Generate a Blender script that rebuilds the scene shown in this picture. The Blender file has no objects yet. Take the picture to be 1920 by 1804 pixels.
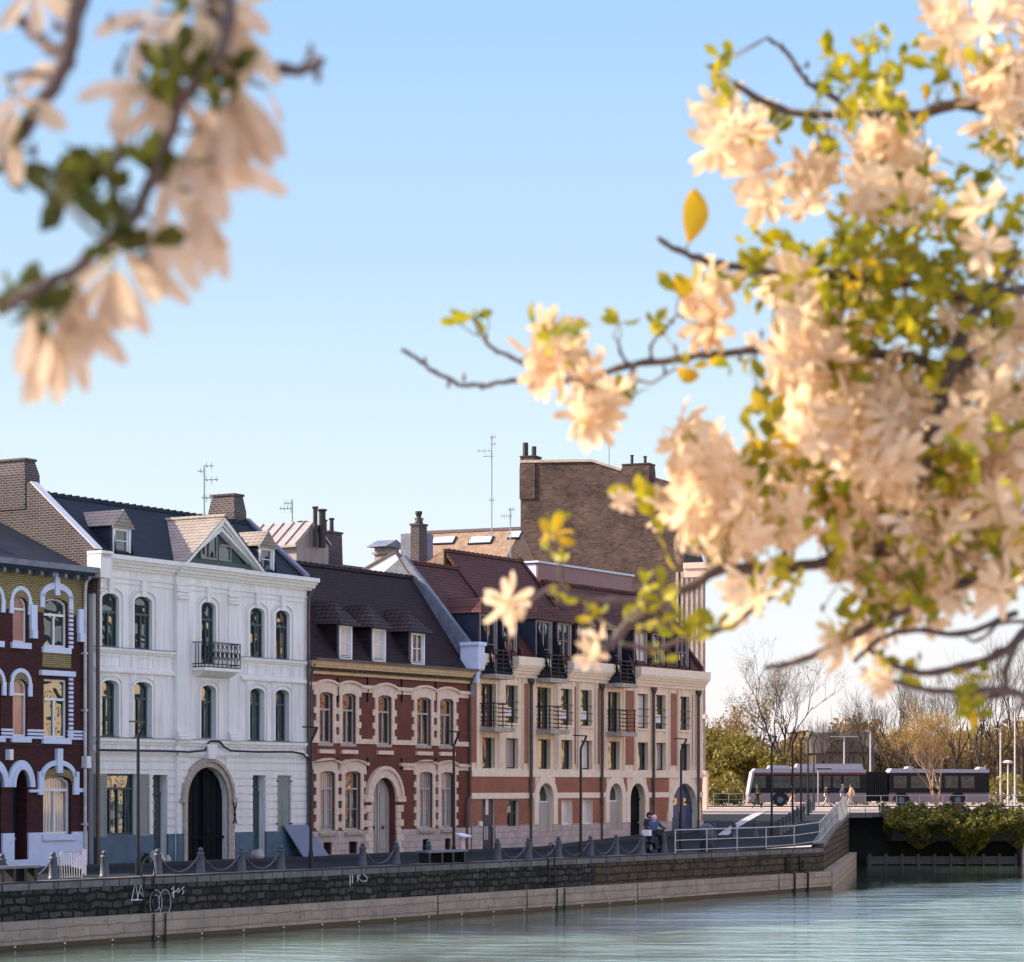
import bpy, math, random
from math import radians as R, sin, cos, pi, sqrt
from mathutils import Vector, Matrix
# ------------------------------------------------------------------ camera, sky, sun, exposure
S = bpy.context.scene
CX, HY, F, CZ = 960.0, 1475.0, 4800.0, 2.85      # photo centre column, horizon row, focal length in photo pixels, camera height over the street
cd = bpy.data.cameras.new('camera'); cam = bpy.data.objects.new('camera', cd); S.collection.objects.link(cam)
cam.location = (0, 0, CZ); cam.rotation_euler = (R(90), 0, 0)
cd.sensor_width = 36; cd.lens = 36*F/1920; cd.shift_y = (HY-902)/1920
cd.clip_start = .1; cd.clip_end = 6000
cd.dof.use_dof = True; cd.dof.focus_distance = 112; cd.dof.aperture_fstop = 7.6
S.camera = cam
S.view_settings.view_transform = 'Standard'; S.view_settings.look = 'None'; S.view_settings.gamma = 1
S.view_settings.exposure = 1.5
SUN_EL = 30.0; SDX, SDY = -.975, .12              # sun stands behind the houses, to the left
w = bpy.data.worlds.new('World'); S.world = w; w.use_nodes = True
wn = w.node_tree; wn.nodes.clear()
wo = wn.nodes.new('ShaderNodeOutputWorld'); bg = wn.nodes.new('ShaderNodeBackground'); sk = wn.nodes.new('ShaderNodeTexSky')
sk.sky_type = 'NISHITA'; sk.sun_disc = False; sk.sun_elevation = R(SUN_EL); sk.sun_rotation = math.atan2(SDX, SDY)
sk.air_density = 1.0; sk.dust_density = .8; sk.ozone_density = 1.6
bg.inputs[1].default_value = .12
# low sky: pale pink-white band at the horizon turning blue, blended into the sky texture higher up
tc_ = wn.nodes.new('ShaderNodeTexCoord'); sx_ = wn.nodes.new('ShaderNodeSeparateXYZ'); wn.links.new(tc_.outputs['Generated'], sx_.inputs[0])
cr_ = wn.nodes.new('ShaderNodeValToRGB'); mr_ = wn.nodes.new('ShaderNodeMapRange'); mr_.inputs[2].default_value = .5; wn.links.new(sx_.outputs[2], mr_.inputs[0]); wn.links.new(mr_.outputs[0], cr_.inputs[0])
mr_.inputs[1].default_value = 0; mr_.inputs[3].default_value = 0; mr_.inputs[4].default_value = 1
E_ = cr_.color_ramp.elements
while len(E_) < 7: E_.new(.5)
for i_, (p_, c_) in enumerate(((.0,(.98,.88,.85)),(.06,(.97,.92,.92)),(.115,(.92,.94,.96)),(.2,(.80,.91,.97)),(.28,(.70,.87,.98)),(.4,(.54,.755,.98)),(.6,(.39,.635,.99)))): E_[i_].position = p_; E_[i_].color = (*c_, 1)
ml_ = wn.nodes.new('ShaderNodeVectorMath'); ml_.operation = 'SCALE'; ml_.inputs['Scale'].default_value = 3.1; wn.links.new(cr_.outputs[0], ml_.inputs[0])
m2_ = wn.nodes.new('ShaderNodeMapRange'); m2_.inputs[1].default_value = .36; m2_.inputs[2].default_value = .62; wn.links.new(sx_.outputs[2], m2_.inputs[0])
mx_ = wn.nodes.new('ShaderNodeMix'); mx_.data_type = 'RGBA'; wn.links.new(m2_.outputs[0], mx_.inputs[0]); wn.links.new(ml_.outputs[0], mx_.inputs[6])
tn_ = wn.nodes.new('ShaderNodeMix'); tn_.data_type = 'RGBA'; tn_.blend_type = 'MULTIPLY'; tn_.inputs[0].default_value = 1; tn_.inputs[7].default_value = (2.5, 1.72, 1.5, 1)
wn.links.new(sk.outputs[0], tn_.inputs[6]); wn.links.new(tn_.outputs[2], mx_.inputs[7])
wn.links.new(mx_.outputs[2], bg.inputs[0]); wn.links.new(bg.outputs[0], wo.inputs[0])
sl = bpy.data.lights.new('sun', 'SUN'); sl.energy = 3.2; sl.angle = R(.5); sl.color = (1, .84, .62)
so = bpy.data.objects.new('sun', sl); S.collection.objects.link(so); so.location = (-60, 0, 60)
h = sqrt(SDX**2+SDY**2); ce = cos(R(SUN_EL))
so.rotation_euler = Vector((SDX/h*ce, SDY/h*ce, sin(R(SUN_EL)))).to_track_quat('Z', 'Y').to_euler()
# ------------------------------------------------------------------ helpers
COL = S.collection
def link(o): COL.objects.link(o); return o
def tag(o, label=None, cat=None, group=None, kind=None):
    if label: o['label'] = label
    if cat: o['category'] = cat
    if group: o['group'] = group
    if kind: o['kind'] = kind
    return o
def empty(name, loc, rz=0, label=None, cat=None, group=None):
    o = link(bpy.data.objects.new(name, None)); o.location = loc; o.rotation_euler = (0, 0, rz); o.empty_display_size = .3
    return tag(o, label, cat, group)
def copy_tree(o, parent=None):
    c = o.copy(); link(c)
    if parent: c.parent = parent
    for ch in list(o.children): copy_tree(ch, c)
    return c
class MB:
    def __init__(s): s.v = []; s.f = []; s.m = []; s.cm = 0
    def add(s, vs, fs):
        b = len(s.v); s.v += [tuple(v) for v in vs]
        for f in fs: s.f.append([b+i for i in f]); s.m.append(s.cm)
    def quad(s, a, b, c, d): s.add([a, b, c, d], [(0, 1, 2, 3)])
    def poly(s, pts): s.add(pts, [tuple(range(len(pts)))])
    def box(s, x0, x1, y0, y1, z0, z1, back=True):
        v = [(x0,y0,z0),(x1,y0,z0),(x1,y1,z0),(x0,y1,z0),(x0,y0,z1),(x1,y0,z1),(x1,y1,z1),(x0,y1,z1)]
        f = [(0,3,2,1),(4,5,6,7),(0,1,5,4),(1,2,6,5),(3,0,4,7)]
        if back: f.append((2,3,7,6))
        s.add(v, f)
    def obox(s, c, ax, ay, az):   # centre, three half-axis vectors
        c = Vector(c); ax, ay, az = Vector(ax), Vector(ay), Vector(az)
        v = [c+i*ax+j*ay+k*az for k in (-1,1) for (i,j) in ((-1,-1),(1,-1),(1,1),(-1,1))]
        s.add(v, [(0,3,2,1),(4,5,6,7),(0,1,5,4),(1,2,6,5),(2,3,7,6),(3,0,4,7)])
    def bar(s, a, b, wd, th=None):
        a, b = Vector(a), Vector(b); d = (b-a); th = th or wd
        up = Vector((0,0,1)) if abs(d.normalized().z) < .95 else Vector((1,0,0))
        x = d.cross(up).normalized(); y = x.cross(d).normalized()
        s.obox((a+b)/2, d/2, x*wd/2, y*th/2)
    def prism(s, pts, ax, lo, hi):     # polygon extruded along axis 'x'/'y'/'z'
        n = len(pts)
        def mk(p, t):
            if ax == 'x': return (t, p[0], p[1])
            if ax == 'y': return (p[0], t, p[1])
            return (p[0], p[1], t)
        v = [mk(p, lo) for p in pts]+[mk(p, hi) for p in pts]
        f = [tuple(range(n))[::-1], tuple(range(n, 2*n))]+[(i, (i+1) % n, n+(i+1) % n, n+i) for i in range(n)]
        s.add(v, f)
    def tube(s, pts, rad, n=6, caps=True):
        pts = [Vector(p) for p in pts]; m = len(pts)
        if not isinstance(rad, (list, tuple)): rad = [rad]*m
        d0 = (pts[1]-pts[0]).normalized()
        x = d0.orthogonal().normalized(); vs = []
        for i, p in enumerate(pts):
            a = pts[max(i-1, 0)]; b = pts[min(i+1, m-1)]; d = (b-a).normalized()
            x = (x-d*x.dot(d)); x = x.normalized() if x.length > 1e-6 else d.orthogonal().normalized()
            y = d.cross(x)
            vs += [p+(x*cos(2*pi*k/n)+y*sin(2*pi*k/n))*rad[i] for k in range(n)]
        fs = [(i*n+k, i*n+(k+1) % n, (i+1)*n+(k+1) % n, (i+1)*n+k) for i in range(m-1) for k in range(n)]
        if caps: fs += [tuple(range(n))[::-1], tuple(range((m-1)*n, m*n))]
        s.add(vs, fs)
    def lathe(s, prof, c=(0,0,0), n=12):  # prof: (r, z)
        vs = [(c[0]+r*cos(2*pi*k/n), c[1]+r*sin(2*pi*k/n), c[2]+z) for r, z in prof for k in range(n)]
        m = len(prof)
        fs = [(i*n+k, i*n+(k+1) % n, (i+1)*n+(k+1) % n, (i+1)*n+k) for i in range(m-1) for k in range(n)]
        fs += [tuple(range(n))[::-1], tuple(range((m-1)*n, m*n))]
        s.add(vs, fs)
    def ball(s, c, r, n=8, sz=1):
        prof = [(max(r*sin(pi*i/n), .001), -r*cos(pi*i/n)*sz) for i in range(n+1)]
        s.lathe(prof, c, n+2)
    def build(s, name, mats, parent=None, smooth=False):
        me = bpy.data.meshes.new(name); me.from_pydata(s.v, [], s.f)
        if not isinstance(mats, (list, tuple)): mats = [mats]
        for m in mats: me.materials.append(m)
        if len(mats) > 1: me.polygons.foreach_set('material_index', s.m)
        if smooth: me.polygons.foreach_set('use_smooth', [True]*len(me.polygons))
        me.update(); o = link(bpy.data.objects.new(name, me))
        if parent: o.parent = parent
        return o
# ------------------------------------------------------------------ materials
def newmat(name):
    m = bpy.data.materials.new(name); m.use_nodes = True; nt = m.node_tree
    return m, nt, nt.nodes['Principled BSDF']
def N(nt, t, **k):
    n = nt.nodes.new(t)
    for a, b in k.items(): setattr(n, a, b)
    return n
def ramp(nt, stops):
    r = N(nt, 'ShaderNodeValToRGB'); e = r.color_ramp.elements
    while len(e) < len(stops): e.new(.5)
    for i, (p, c) in enumerate(stops): e[i].position = p; e[i].color = (*c, 1)
    return r
def mul(c, k): return tuple(min(1, x*k) for x in c)
def plain(name, c, rough=.6, metal=0, var=.18, scale=1.5, bump=0, bscale=20, spec=.5, streak=False):
    m, nt, b = newmat(name); L = nt.links
    tc = N(nt, 'ShaderNodeTexCoord'); mp = N(nt, 'ShaderNodeMapping'); L.new(tc.outputs['Object'], mp.inputs[0])
    if streak: mp.inputs['Scale'].default_value = (1.6, 1.6, .16)
    n1 = N(nt, 'ShaderNodeTexNoise'); n1.inputs['Scale'].default_value = scale; n1.inputs['Detail'].default_value = 8; n1.inputs['Roughness'].default_value = .65
    L.new(mp.outputs[0], n1.inputs[0])
    r = ramp(nt, [(.3, mul(c, 1-var)), (.7, mul(c, 1+var*.6))]); L.new(n1.outputs[0], r.inputs[0]); L.new(r.outputs[0], b.inputs['Base Color'])
    b.inputs['Roughness'].default_value = rough; b.inputs['Metallic'].default_value = metal; b.inputs['Specular IOR Level'].default_value = spec
    if bump:
        n2 = N(nt, 'ShaderNodeTexNoise'); n2.inputs['Scale'].default_value = bscale; n2.inputs['Detail'].default_value = 6; L.new(tc.outputs['Object'], n2.inputs[0])
        bp = N(nt, 'ShaderNodeBump'); bp.inputs['Strength'].default_value = bump; bp.inputs['Distance'].default_value = .05
        L.new(n2.outputs[0], bp.inputs['Height']); L.new(bp.outputs[0], b.inputs['Normal'])
    return m
def brick(name, c1, c2, mortar, bw=.22, bh=.065, ms=.012, rough=.85, var=.35, bump=.5, vscale=.6, swap=False, offset=.5, zf=1.0, stain=None, warp=0):
    m, nt, b = newmat(name); L = nt.links
    tc = N(nt, 'ShaderNodeTexCoord'); sp = N(nt, 'ShaderNodeSeparateXYZ'); L.new(tc.outputs['Object'], sp.inputs[0])
    ad = N(nt, 'ShaderNodeMath'); ad.operation = 'ADD'; L.new(sp.outputs[0], ad.inputs[0]); L.new(sp.outputs[1], ad.inputs[1])
    if swap: ad.inputs[1].default_value = 0; nt.links.remove(ad.inputs[1].links[0])
    zz = N(nt, 'ShaderNodeMath'); zz.operation = 'MULTIPLY'; zz.inputs[1].default_value = zf; L.new(sp.outputs[2], zz.inputs[0])
    cb = N(nt, 'ShaderNodeCombineXYZ'); L.new(ad.outputs[0], cb.inputs[0]); L.new(zz.outputs[0], cb.inputs[1])
    bt = N(nt, 'ShaderNodeTexBrick'); bt.offset = offset
    for k, v in (('Scale', 1), ('Brick Width', bw), ('Row Height', bh), ('Mortar Size', ms), ('Mortar Smooth', .3), ('Bias', 0)): bt.inputs[k].default_value = v
    bt.inputs['Color1'].default_value = (*c1, 1); bt.inputs['Color2'].default_value = (*c2, 1); bt.inputs['Mortar'].default_value = (*mortar, 1)
    if warp:
        nw = N(nt, 'ShaderNodeTexNoise'); nw.inputs['Scale'].default_value = 1.7; nw.inputs['Detail'].default_value = 3; L.new(tc.outputs['Object'], nw.inputs[0])
        vm = N(nt, 'ShaderNodeVectorMath'); vm.operation = 'MULTIPLY_ADD'; vm.inputs[1].default_value = (warp,)*3; L.new(nw.outputs['Color'], vm.inputs[0]); L.new(cb.outputs[0], vm.inputs[2]); L.new(vm.outputs[0], bt.inputs[0])
    else: L.new(cb.outputs[0], bt.inputs[0])
    n1 = N(nt, 'ShaderNodeTexNoise'); n1.inputs['Scale'].default_value = vscale; n1.inputs['Detail'].default_value = 8; n1.inputs['Roughness'].default_value = .7; L.new(tc.outputs['Object'], n1.inputs[0])
    r = ramp(nt, [(.3, (1-var,)*3), (.7, (1+var*.35,)*3)]); L.new(n1.outputs[0], r.inputs[0])
    mx = N(nt, 'ShaderNodeMix'); mx.data_type = 'RGBA'; mx.blend_type = 'MULTIPLY'; mx.inputs[0].default_value = 1
    L.new(bt.outputs['Color'], mx.inputs[6]); L.new(r.outputs[0], mx.inputs[7])
    out = mx.outputs[2]
    if stain:
        n3 = N(nt, 'ShaderNodeTexNoise'); n3.inputs['Scale'].default_value = stain[1]; n3.inputs['Detail'].default_value = 10; n3.inputs['Roughness'].default_value = .75; L.new(tc.outputs['Object'], n3.inputs[0])
        r3 = ramp(nt, [(stain[2], (0,0,0)), (stain[2]+.1, (1,1,1))]); L.new(n3.outputs[0], r3.inputs[0])
        m3 = N(nt, 'ShaderNodeMix'); m3.data_type = 'RGBA'; L.new(r3.outputs[0], m3.inputs[0]); L.new(out, m3.inputs[6]); m3.inputs[7].default_value = (*stain[0], 1); out = m3.outputs[2]
    L.new(out, b.inputs['Base Color']); b.inputs['Roughness'].default_value = rough; b.inputs['Specular IOR Level'].default_value = .25
    iv = N(nt, 'ShaderNodeMath'); iv.operation = 'SUBTRACT'; iv.inputs[0].default_value = 1; L.new(bt.outputs['Fac'], iv.inputs[1])
    a2 = N(nt, 'ShaderNodeMath'); a2.operation = 'ADD'; L.new(iv.outputs[0], a2.inputs[0])
    n2 = N(nt, 'ShaderNodeTexNoise'); n2.inputs['Scale'].default_value = 12; n2.inputs['Detail'].default_value = 5; L.new(tc.outputs['Object'], n2.inputs[0]); L.new(n2.outputs[0], a2.inputs[1])
    bp = N(nt, 'ShaderNodeBump'); bp.inputs['Strength'].default_value = bump; bp.inputs['Distance'].default_value = .03
    L.new(a2.outputs[0], bp.inputs['Height']); L.new(bp.outputs[0], b.inputs['Normal'])
    return m
def glass(name, c=(.012,.02,.022), rough=.03, wav=.12, ior=1.75):
    m, nt, b = newmat(name); L = nt.links
    b.inputs['Base Color'].default_value = (*c, 1); b.inputs['Roughness'].default_value = rough; b.inputs['IOR'].default_value = ior; b.inputs['Specular IOR Level'].default_value = 1
    tc = N(nt, 'ShaderNodeTexCoord'); n2 = N(nt, 'ShaderNodeTexNoise'); n2.inputs['Scale'].default_value = 1.1; n2.inputs['Detail'].default_value = 1; L.new(tc.outputs['Object'], n2.inputs[0])
    bp = N(nt, 'ShaderNodeBump'); bp.inputs['Strength'].default_value = wav; bp.inputs['Distance'].default_value = .25
    L.new(n2.outputs[0], bp.inputs['Height']); L.new(bp.outputs[0], b.inputs['Normal'])
    return m
def curtain(name, c, dark):
    m, nt, b = newmat(name); L = nt.links
    tc = N(nt, 'ShaderNodeTexCoord'); wv = N(nt, 'ShaderNodeTexWave'); wv.inputs['Scale'].default_value = 2.2; wv.inputs['Distortion'].default_value = 3; wv.inputs['Detail Scale'].default_value = .6
    L.new(tc.outputs['Object'], wv.inputs[0]); r = ramp(nt, [(.1, dark), (.6, c)]); L.new(wv.outputs[0], r.inputs[0]); L.new(r.outputs[0], b.inputs['Base Color'])
    b.inputs['Roughness'].default_value = .06; b.inputs['IOR'].default_value = 1.6; b.inputs['Specular IOR Level'].default_value = .9
    return m
def leafy(name, cols, trans=.35, rough=.5, scale=3):
    m, nt, b = newmat(name); L = nt.links
    tc = N(nt, 'ShaderNodeTexCoord'); n1 = N(nt, 'ShaderNodeTexNoise'); n1.inputs['Scale'].default_value = scale; n1.inputs['Detail'].default_value = 4; L.new(tc.outputs['Object'], n1.inputs[0])
    k = len(cols); r = ramp(nt, [(.3+.4*i/(k-1), c) for i, c in enumerate(cols)]); L.new(n1.outputs[0], r.inputs[0]); L.new(r.outputs[0], b.inputs['Base Color'])
    b.inputs['Roughness'].default_value = rough; b.inputs['Specular IOR Level'].default_value = .3
    if trans:
        tr = N(nt, 'ShaderNodeBsdfTranslucent'); L.new(r.outputs[0], tr.inputs[0]); ms = N(nt, 'ShaderNodeMixShader'); ms.inputs[0].default_value = trans
        L.new(b.outputs[0], ms.inputs[1]); L.new(tr.outputs[0], ms.inputs[2]); L.new(ms.outputs[0], nt.nodes['Material Output'].inputs[0])
    return m
M = {}
M['white'] = plain('white_render', (.85,.80,.79), .75, var=.26, scale=1.6, bump=.25, streak=True)
M['whitetrim'] = plain('white_trim', (.82,.78,.76), .7, var=.12, scale=4, streak=True)
M['bluewhite'] = plain('blue_white_paint', (.62,.67,.86), .6, var=.1, scale=2, bump=.1)
M['plinth'] = plain('slate_blue_paint', (.075,.13,.19), .6, var=.3, scale=1.5, bump=.15)
M['cream'] = plain('cream_render', (.95,.67,.48), .75, var=.25, scale=1.6, bump=.25, streak=True)
M['creamtrim'] = plain('cream_stone', (.94,.73,.57), .7, var=.15, scale=5)
M['palestone'] = plain('pale_stone', (.78,.57,.45), .75, var=.2, scale=6, bump=.2)
M['gold'] = plain('ochre_wood', (.62,.42,.24), .6, var=.25, scale=3, streak=False)
M['stone'] = brick('plinth_stone', (.62,.48,.43), (.52,.41,.37), (.36,.29,.26), .55, .27, .012, var=.25, vscale=2)
M['gatestone'] = plain('gate_stone', (.45,.37,.31), .8, var=.35, scale=4, bump=.4)
M['redbrick'] = brick('red_brick', (.235,.062,.036), (.17,.046,.03), (.15,.07,.055), var=.3)
M['orbrick'] = brick('orange_brick', (.50,.155,.08), (.39,.12,.065), (.34,.20,.15), var=.25)
M['purbrick'] = brick('purple_brick', (.095,.030,.028), (.065,.022,.022), (.035,.015,.018), .22,.065,.01, var=.3)
M['yelbrick'] = brick('yellow_brick', (.42,.32,.15), (.33,.25,.11), (.10,.08,.05), .2,.07,.014, var=.2)
M['greybrick'] = brick('party_brick', (.075,.06,.062), (.05,.042,.046), (.21,.18,.18), .26,.09,.018, var=.35, bump=.7)
M['brownbrick'] = brick('brown_brick', (.165,.105,.085), (.07,.048,.043), (.13,.095,.085), .36,.14,.02, var=.6, bump=1.0, vscale=.5)
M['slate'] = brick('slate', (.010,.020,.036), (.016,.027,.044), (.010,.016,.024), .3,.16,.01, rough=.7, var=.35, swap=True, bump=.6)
M['slatelit'] = brick('slate_sunlit', (.38,.32,.27), (.30,.26,.23), (.12,.10,.09), .25,.13,.012, rough=.6, var=.3, bump=.6)  # slate with the sunlight on the dormer slopes put into a paler colour
M['tile'] = brick('dark_tile', (.040,.020,.026), (.028,.016,.022), (.018,.011,.013), .22,.15,.02, rough=.7, var=.35, swap=True, bump=1)
M['tile2'] = brick('red_tile', (.15,.05,.036), (.11,.038,.03), (.04,.016,.015), .22,.15,.02, rough=.7, var=.35, swap=True, bump=1)
M['browntile'] = plain('brown_tile', (.30,.20,.13), .8, var=.4, scale=2.5, bump=.8, bscale=6)
M['zinc'] = plain('zinc', (.42,.37,.34), .45, .3, var=.2, scale=2)
M['zincwall'] = plain('zinc_wall', (.40,.33,.29), .5, .1, var=.2, scale=2, streak=True)
M['lead'] = plain('lead', (.17,.19,.24), .5, .2, var=.35, scale=3, bump=.3)
M['iron'] = plain('black_iron', (.014,.016,.02), .45, .3, var=.3, scale=5)
M['steel'] = plain('galvanised', (.42,.44,.46), .4, .5, var=.2, scale=5)
M['boll'] = plain('bollard_iron', (.075,.085,.105), .45, .2, var=.35, scale=6, bump=.2)
M['teal'] = plain('teal_wood', (.035,.075,.075), .5, var=.2, scale=6)
M['greywood'] = plain('grey_green_wood', (.24,.26,.24), .55, var=.15, scale=5)
M['whitewood'] = plain('white_wood', (.78,.76,.78), .45, var=.08, scale=5)
M['greydoor'] = plain('grey_door', (.46,.40,.37), .55, var=.25, scale=2.5, streak=True)
M['blackdoor'] = plain('black_planks', (.006,.007,.011), .7, var=.6, scale=3, streak=True, spec=.12)
M['dtile'] = brick('dormer_tile', (.085,.055,.056), (.05,.034,.038), (.016,.011,.013), .26,.17,.03, rough=.7, var=.5, bump=1.5)
M['bluedoor'] = plain('blue_door', (.03,.06,.16), .4, var=.3, scale=3)
M['navy'] = plain('navy_door', (.02,.03,.055), .4, var=.3, scale=3)
M['chim'] = plain('chimney_pot', (.05,.04,.045), .7, var=.4, scale=4)
M['pipe'] = plain('drain_pipe', (.10,.07,.065), .5, .2, var=.3, scale=3)
M['paintpipe'] = plain('painted_pipe', (.55,.52,.52), .5, var=.3, scale=3)
M['glass'] = glass('window_glass'); M['glass2'] = glass('old_window_glass', wav=.3)
M['curt'] = curtain('curtained_pane', (.42,.36,.36), (.14,.12,.13))
M['blind'] = plain('blind_pane', (.66,.58,.54), .12, var=.08, scale=3)
M['pink'] = plain('pink_blind', (.45,.22,.18), .1, var=.12, scale=2)
M['dormerframe'] = plain('mauve_frame', (.36,.27,.27), .6, var=.15)
M['paper'] = plain('paper', (.8,.8,.82), .7, var=.05)
# ------------------------------------------------------------------ plan geometry
def px2(px, py, Y): return Vector(((px-CX)/F*Y, Y, CZ+(HY-py)/F*Y))
class Line:      # a vertical plane through a plan line: t metres along it, d metres behind it
    def __init__(s, x, y, ux, uy):
        l = sqrt(ux*ux+uy*uy); s.x, s.y, s.ux, s.uy = x, y, ux/l, uy/l; s.vx, s.vy = -s.uy, s.ux
        s.rz = math.atan2(s.uy, s.ux)
    def T(s, px, d=0):
        k = (px-CX)/F; return (k*(s.y+s.vy*d)-(s.x+s.vx*d))/(s.ux-k*s.uy)
    def D(s, px, t):
        k = (px-CX)/F; return (s.x+s.ux*t-k*(s.y+s.uy*t))/(k*s.vy-s.vx)
    def Y(s, t, d=0): return s.y+s.uy*t+s.vy*d
    def Z(s, py, t, d=0): return CZ+(HY-py)*s.Y(t, d)/F
    def P(s, t, d=0, z=0): return Vector((s.x+s.ux*t+s.vx*d, s.y+s.uy*t+s.vy*d, z))
FL = Line(-17.3, 86.3, .516, .857)      # the row of house fronts
QL = Line(-15.0, 75.0, .549, .835)      # the quay edge
ROW_Y = [(-1e4,0),(117,0),(123,.3),(131,.66),(149,1.15),(158,1.3),(1e5,1.3)]
def gz(Y):
    for (a, za), (b, zb) in zip(ROW_Y, ROW_Y[1:]):
        if Y <= b: return za+(zb-za)*(Y-a)/(b-a)
def gpt(px, py):     # the ground point seen at a photo pixel
    lo, hi = 60, 400
    for _ in range(50):
        Y = (lo+hi)/2
        if CZ+(HY-py)/F*Y > gz(Y): lo = Y
        else: hi = Y
    return Vector(((px-CX)/F*Y, Y, gz(Y)))
C1 = Vector((14.6, 120.0, 0)); C2 = Vector((20.14, 153.0, 0)); WZ = -1.92
# ------------------------------------------------------------------ facade tools (local frame: x along the front, y into the house, z up)
def grid_cells(x0, x1, z0, z1, holes):
    xs = sorted({x0, x1, *[min(max(h[k], x0), x1) for h in holes for k in (0, 1)]})
    zs = sorted({z0, z1, *[min(max(h[k], z0), z1) for h in holes for k in (2, 3)]})
    for a, b in zip(zs, zs[1:]):
        if b-a < 1e-5: continue
        run = None
        for c, d in zip(xs, xs[1:]):
            m, n = (c+d)/2, (a+b)/2
            free = not any(h[0] < m < h[1] and h[2] < n < h[3] for h in holes)
            if free: run = (run[0], d) if run else (c, d)
            if (not free or d == xs[-1]) and run: yield run[0], run[1], a, b; run = None
def arcz(h, x):
    c, hw, r = (h[0]+h[1])/2, (h[1]-h[0])/2, h[4]
    return h[3]-r+r*sqrt(max(0, 1-((x-c)/hw)**2))
def front(mb, x0, x1, z0, z1, holes, dep=.3, y=0):
    for a, b, c, d in grid_cells(x0, x1, z0, z1, holes): mb.quad((a,y,c),(b,y,c),(b,y,d),(a,y,d))
    for h in holes:
        hx0, hx1, hz0, hz1, r = h[:5]; dp = h[5] if len(h) > 5 else dep; zt = hz1-r
        mb.quad((hx0,y,hz0),(hx0,y,zt),(hx0,y+dp,zt),(hx0,y+dp,hz0)); mb.quad((hx1,y,hz0),(hx1,y+dp,hz0),(hx1,y+dp,zt),(hx1,y,zt))
        mb.quad((hx0,y,hz0),(hx0,y+dp,hz0),(hx1,y+dp,hz0),(hx1,y,hz0))
        if r < .01: mb.quad((hx0,y,hz1),(hx1,y,hz1),(hx1,y+dp,hz1),(hx0,y+dp,hz1))
        else:
            n = 12; X = [ (hx0+hx1)/2-(hx1-hx0)/2*cos(pi*i/n) for i in range(n+1)]
            for p, q in zip(X, X[1:]):
                zp, zq = arcz(h, p), arcz(h, q)
                mb.quad((p,y,zp),(q,y,zq),(q,y,hz1),(p,y,hz1)); mb.quad((p,y,zp),(p,y+dp,zp),(q,y+dp,zq),(q,y,zq))
def strip(mb, x0, x1, z0, z1, pr, holes=(), y=0):
    for a, b, c, d in grid_cells(x0, x1, z0, z1, holes): mb.box(a, b, y-pr, y, c, d, back=False)
def ring(mb, h, wd, pr, legs=True, y=0, lo=None, n=16, k0=0, k1=None):   # raised surround following an arch
    hx0, hx1, hz0, hz1, r = h[:5]; c, hw, zs = (hx0+hx1)/2, (hx1-hx0)/2, hz1-r
    k1 = n if k1 is None else k1
    A = [(c-hw*cos(pi*i/n), zs+r*sin(pi*i/n)) for i in range(k0, k1+1)]
    B = [(c-(hw+wd)*cos(pi*i/n), zs+(r+wd)*sin(pi*i/n)) for i in range(k0, k1+1)]
    for i in range(len(A)-1):
        a, b, e, f = A[i], A[i+1], B[i+1], B[i]
        v = [(p[0], y-pr, p[1]) for p in (a, b, e, f)]+[(p[0], y, p[1]) for p in (a, b, e, f)]
        mb.add(v, [(0,1,2,3),(3,2,6,7),(1,0,4,5)])
    if legs:
        lo = hz0 if lo is None else lo
        mb.box(hx0-wd, hx0, y-pr, y, lo, zs); mb.box(hx1, hx1+wd, y-pr, y, lo, zs)
def cornice(mb, x0, x1, z0, steps, y=0, ret=True):   # steps: (height, projection)
    z = z0
    for hgt, pr in steps:
        mb.box(x0-(pr if ret else 0), x1+(pr if ret else 0), y-pr, y+.25, z, z+hgt); z += hgt
def window(par, h, dep=.28, fm='teal', gm='glass', fw=.06, trans=.7, mull=1, bars=0, sill=None, name='window', slat=False):
    x0, x1, z0, z1 = h[:4]; y = dep-.05; mb = MB()
    mb.box(x0, x0+fw, y, y+.08, z0, z1); mb.box(x1-fw, x1, y, y+.08, z0, z1)
    mb.box(x0+fw, x1-fw, y, y+.08, z0, z0+fw*1.2); mb.box(x0+fw, x1-fw, y, y+.08, z1-fw, z1)
    r = h[4] if len(h) > 4 else 0
    if r > .01: mb.box(x0+fw, x1-fw, y+.003, y+.077, z1-r*.95-fw*.6, z1-fw-.001) if False else None
    zt = z0+(z1-z0)*trans
    if trans < 1: mb.box(x0+fw, x1-fw, y-.03, y+.07, zt-fw*.6, zt+fw*.6)
    for k in range(mull):
        xm = x0+(x1-x0)*(k+1)/(mull+1); mb.box(xm-fw*.5, xm+fw*.5, y-.012, y+.06, z0+fw*1.2, (zt-fw*.6) if trans < 1 else z1-fw)
    for k in range(bars):
        zb = z0+(zt-z0)*(k+1)/(bars+1); mb.box(x0+fw, x1-fw, y+.005, y+.05, zb-.015, zb+.015)
    if r > .01:
        mb2 = MB(); ring(mb, (x0+fw, x1-fw, z0, z1-fw, min(r, (x1-x0)/2)), fw, .07, legs=False, y=y+.07, n=10)
    o = mb.build(name, M[fm], par)
    g = MB(); g.quad((x0+.01,y+.045,z0+.01),(x1-.01,y+.045,z0+.01),(x1-.01,y+.045,z1-.01),(x0+.01,y+.045,z1-.01)); g.build('pane', M[gm], o)
    if sill:
        s = MB(); s.box(x0-.06, x1+.06, -sill[1], dep-.055, z0-sill[2], z0+.004); s.build('sill', M[sill[0]], o)
    return o
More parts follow.
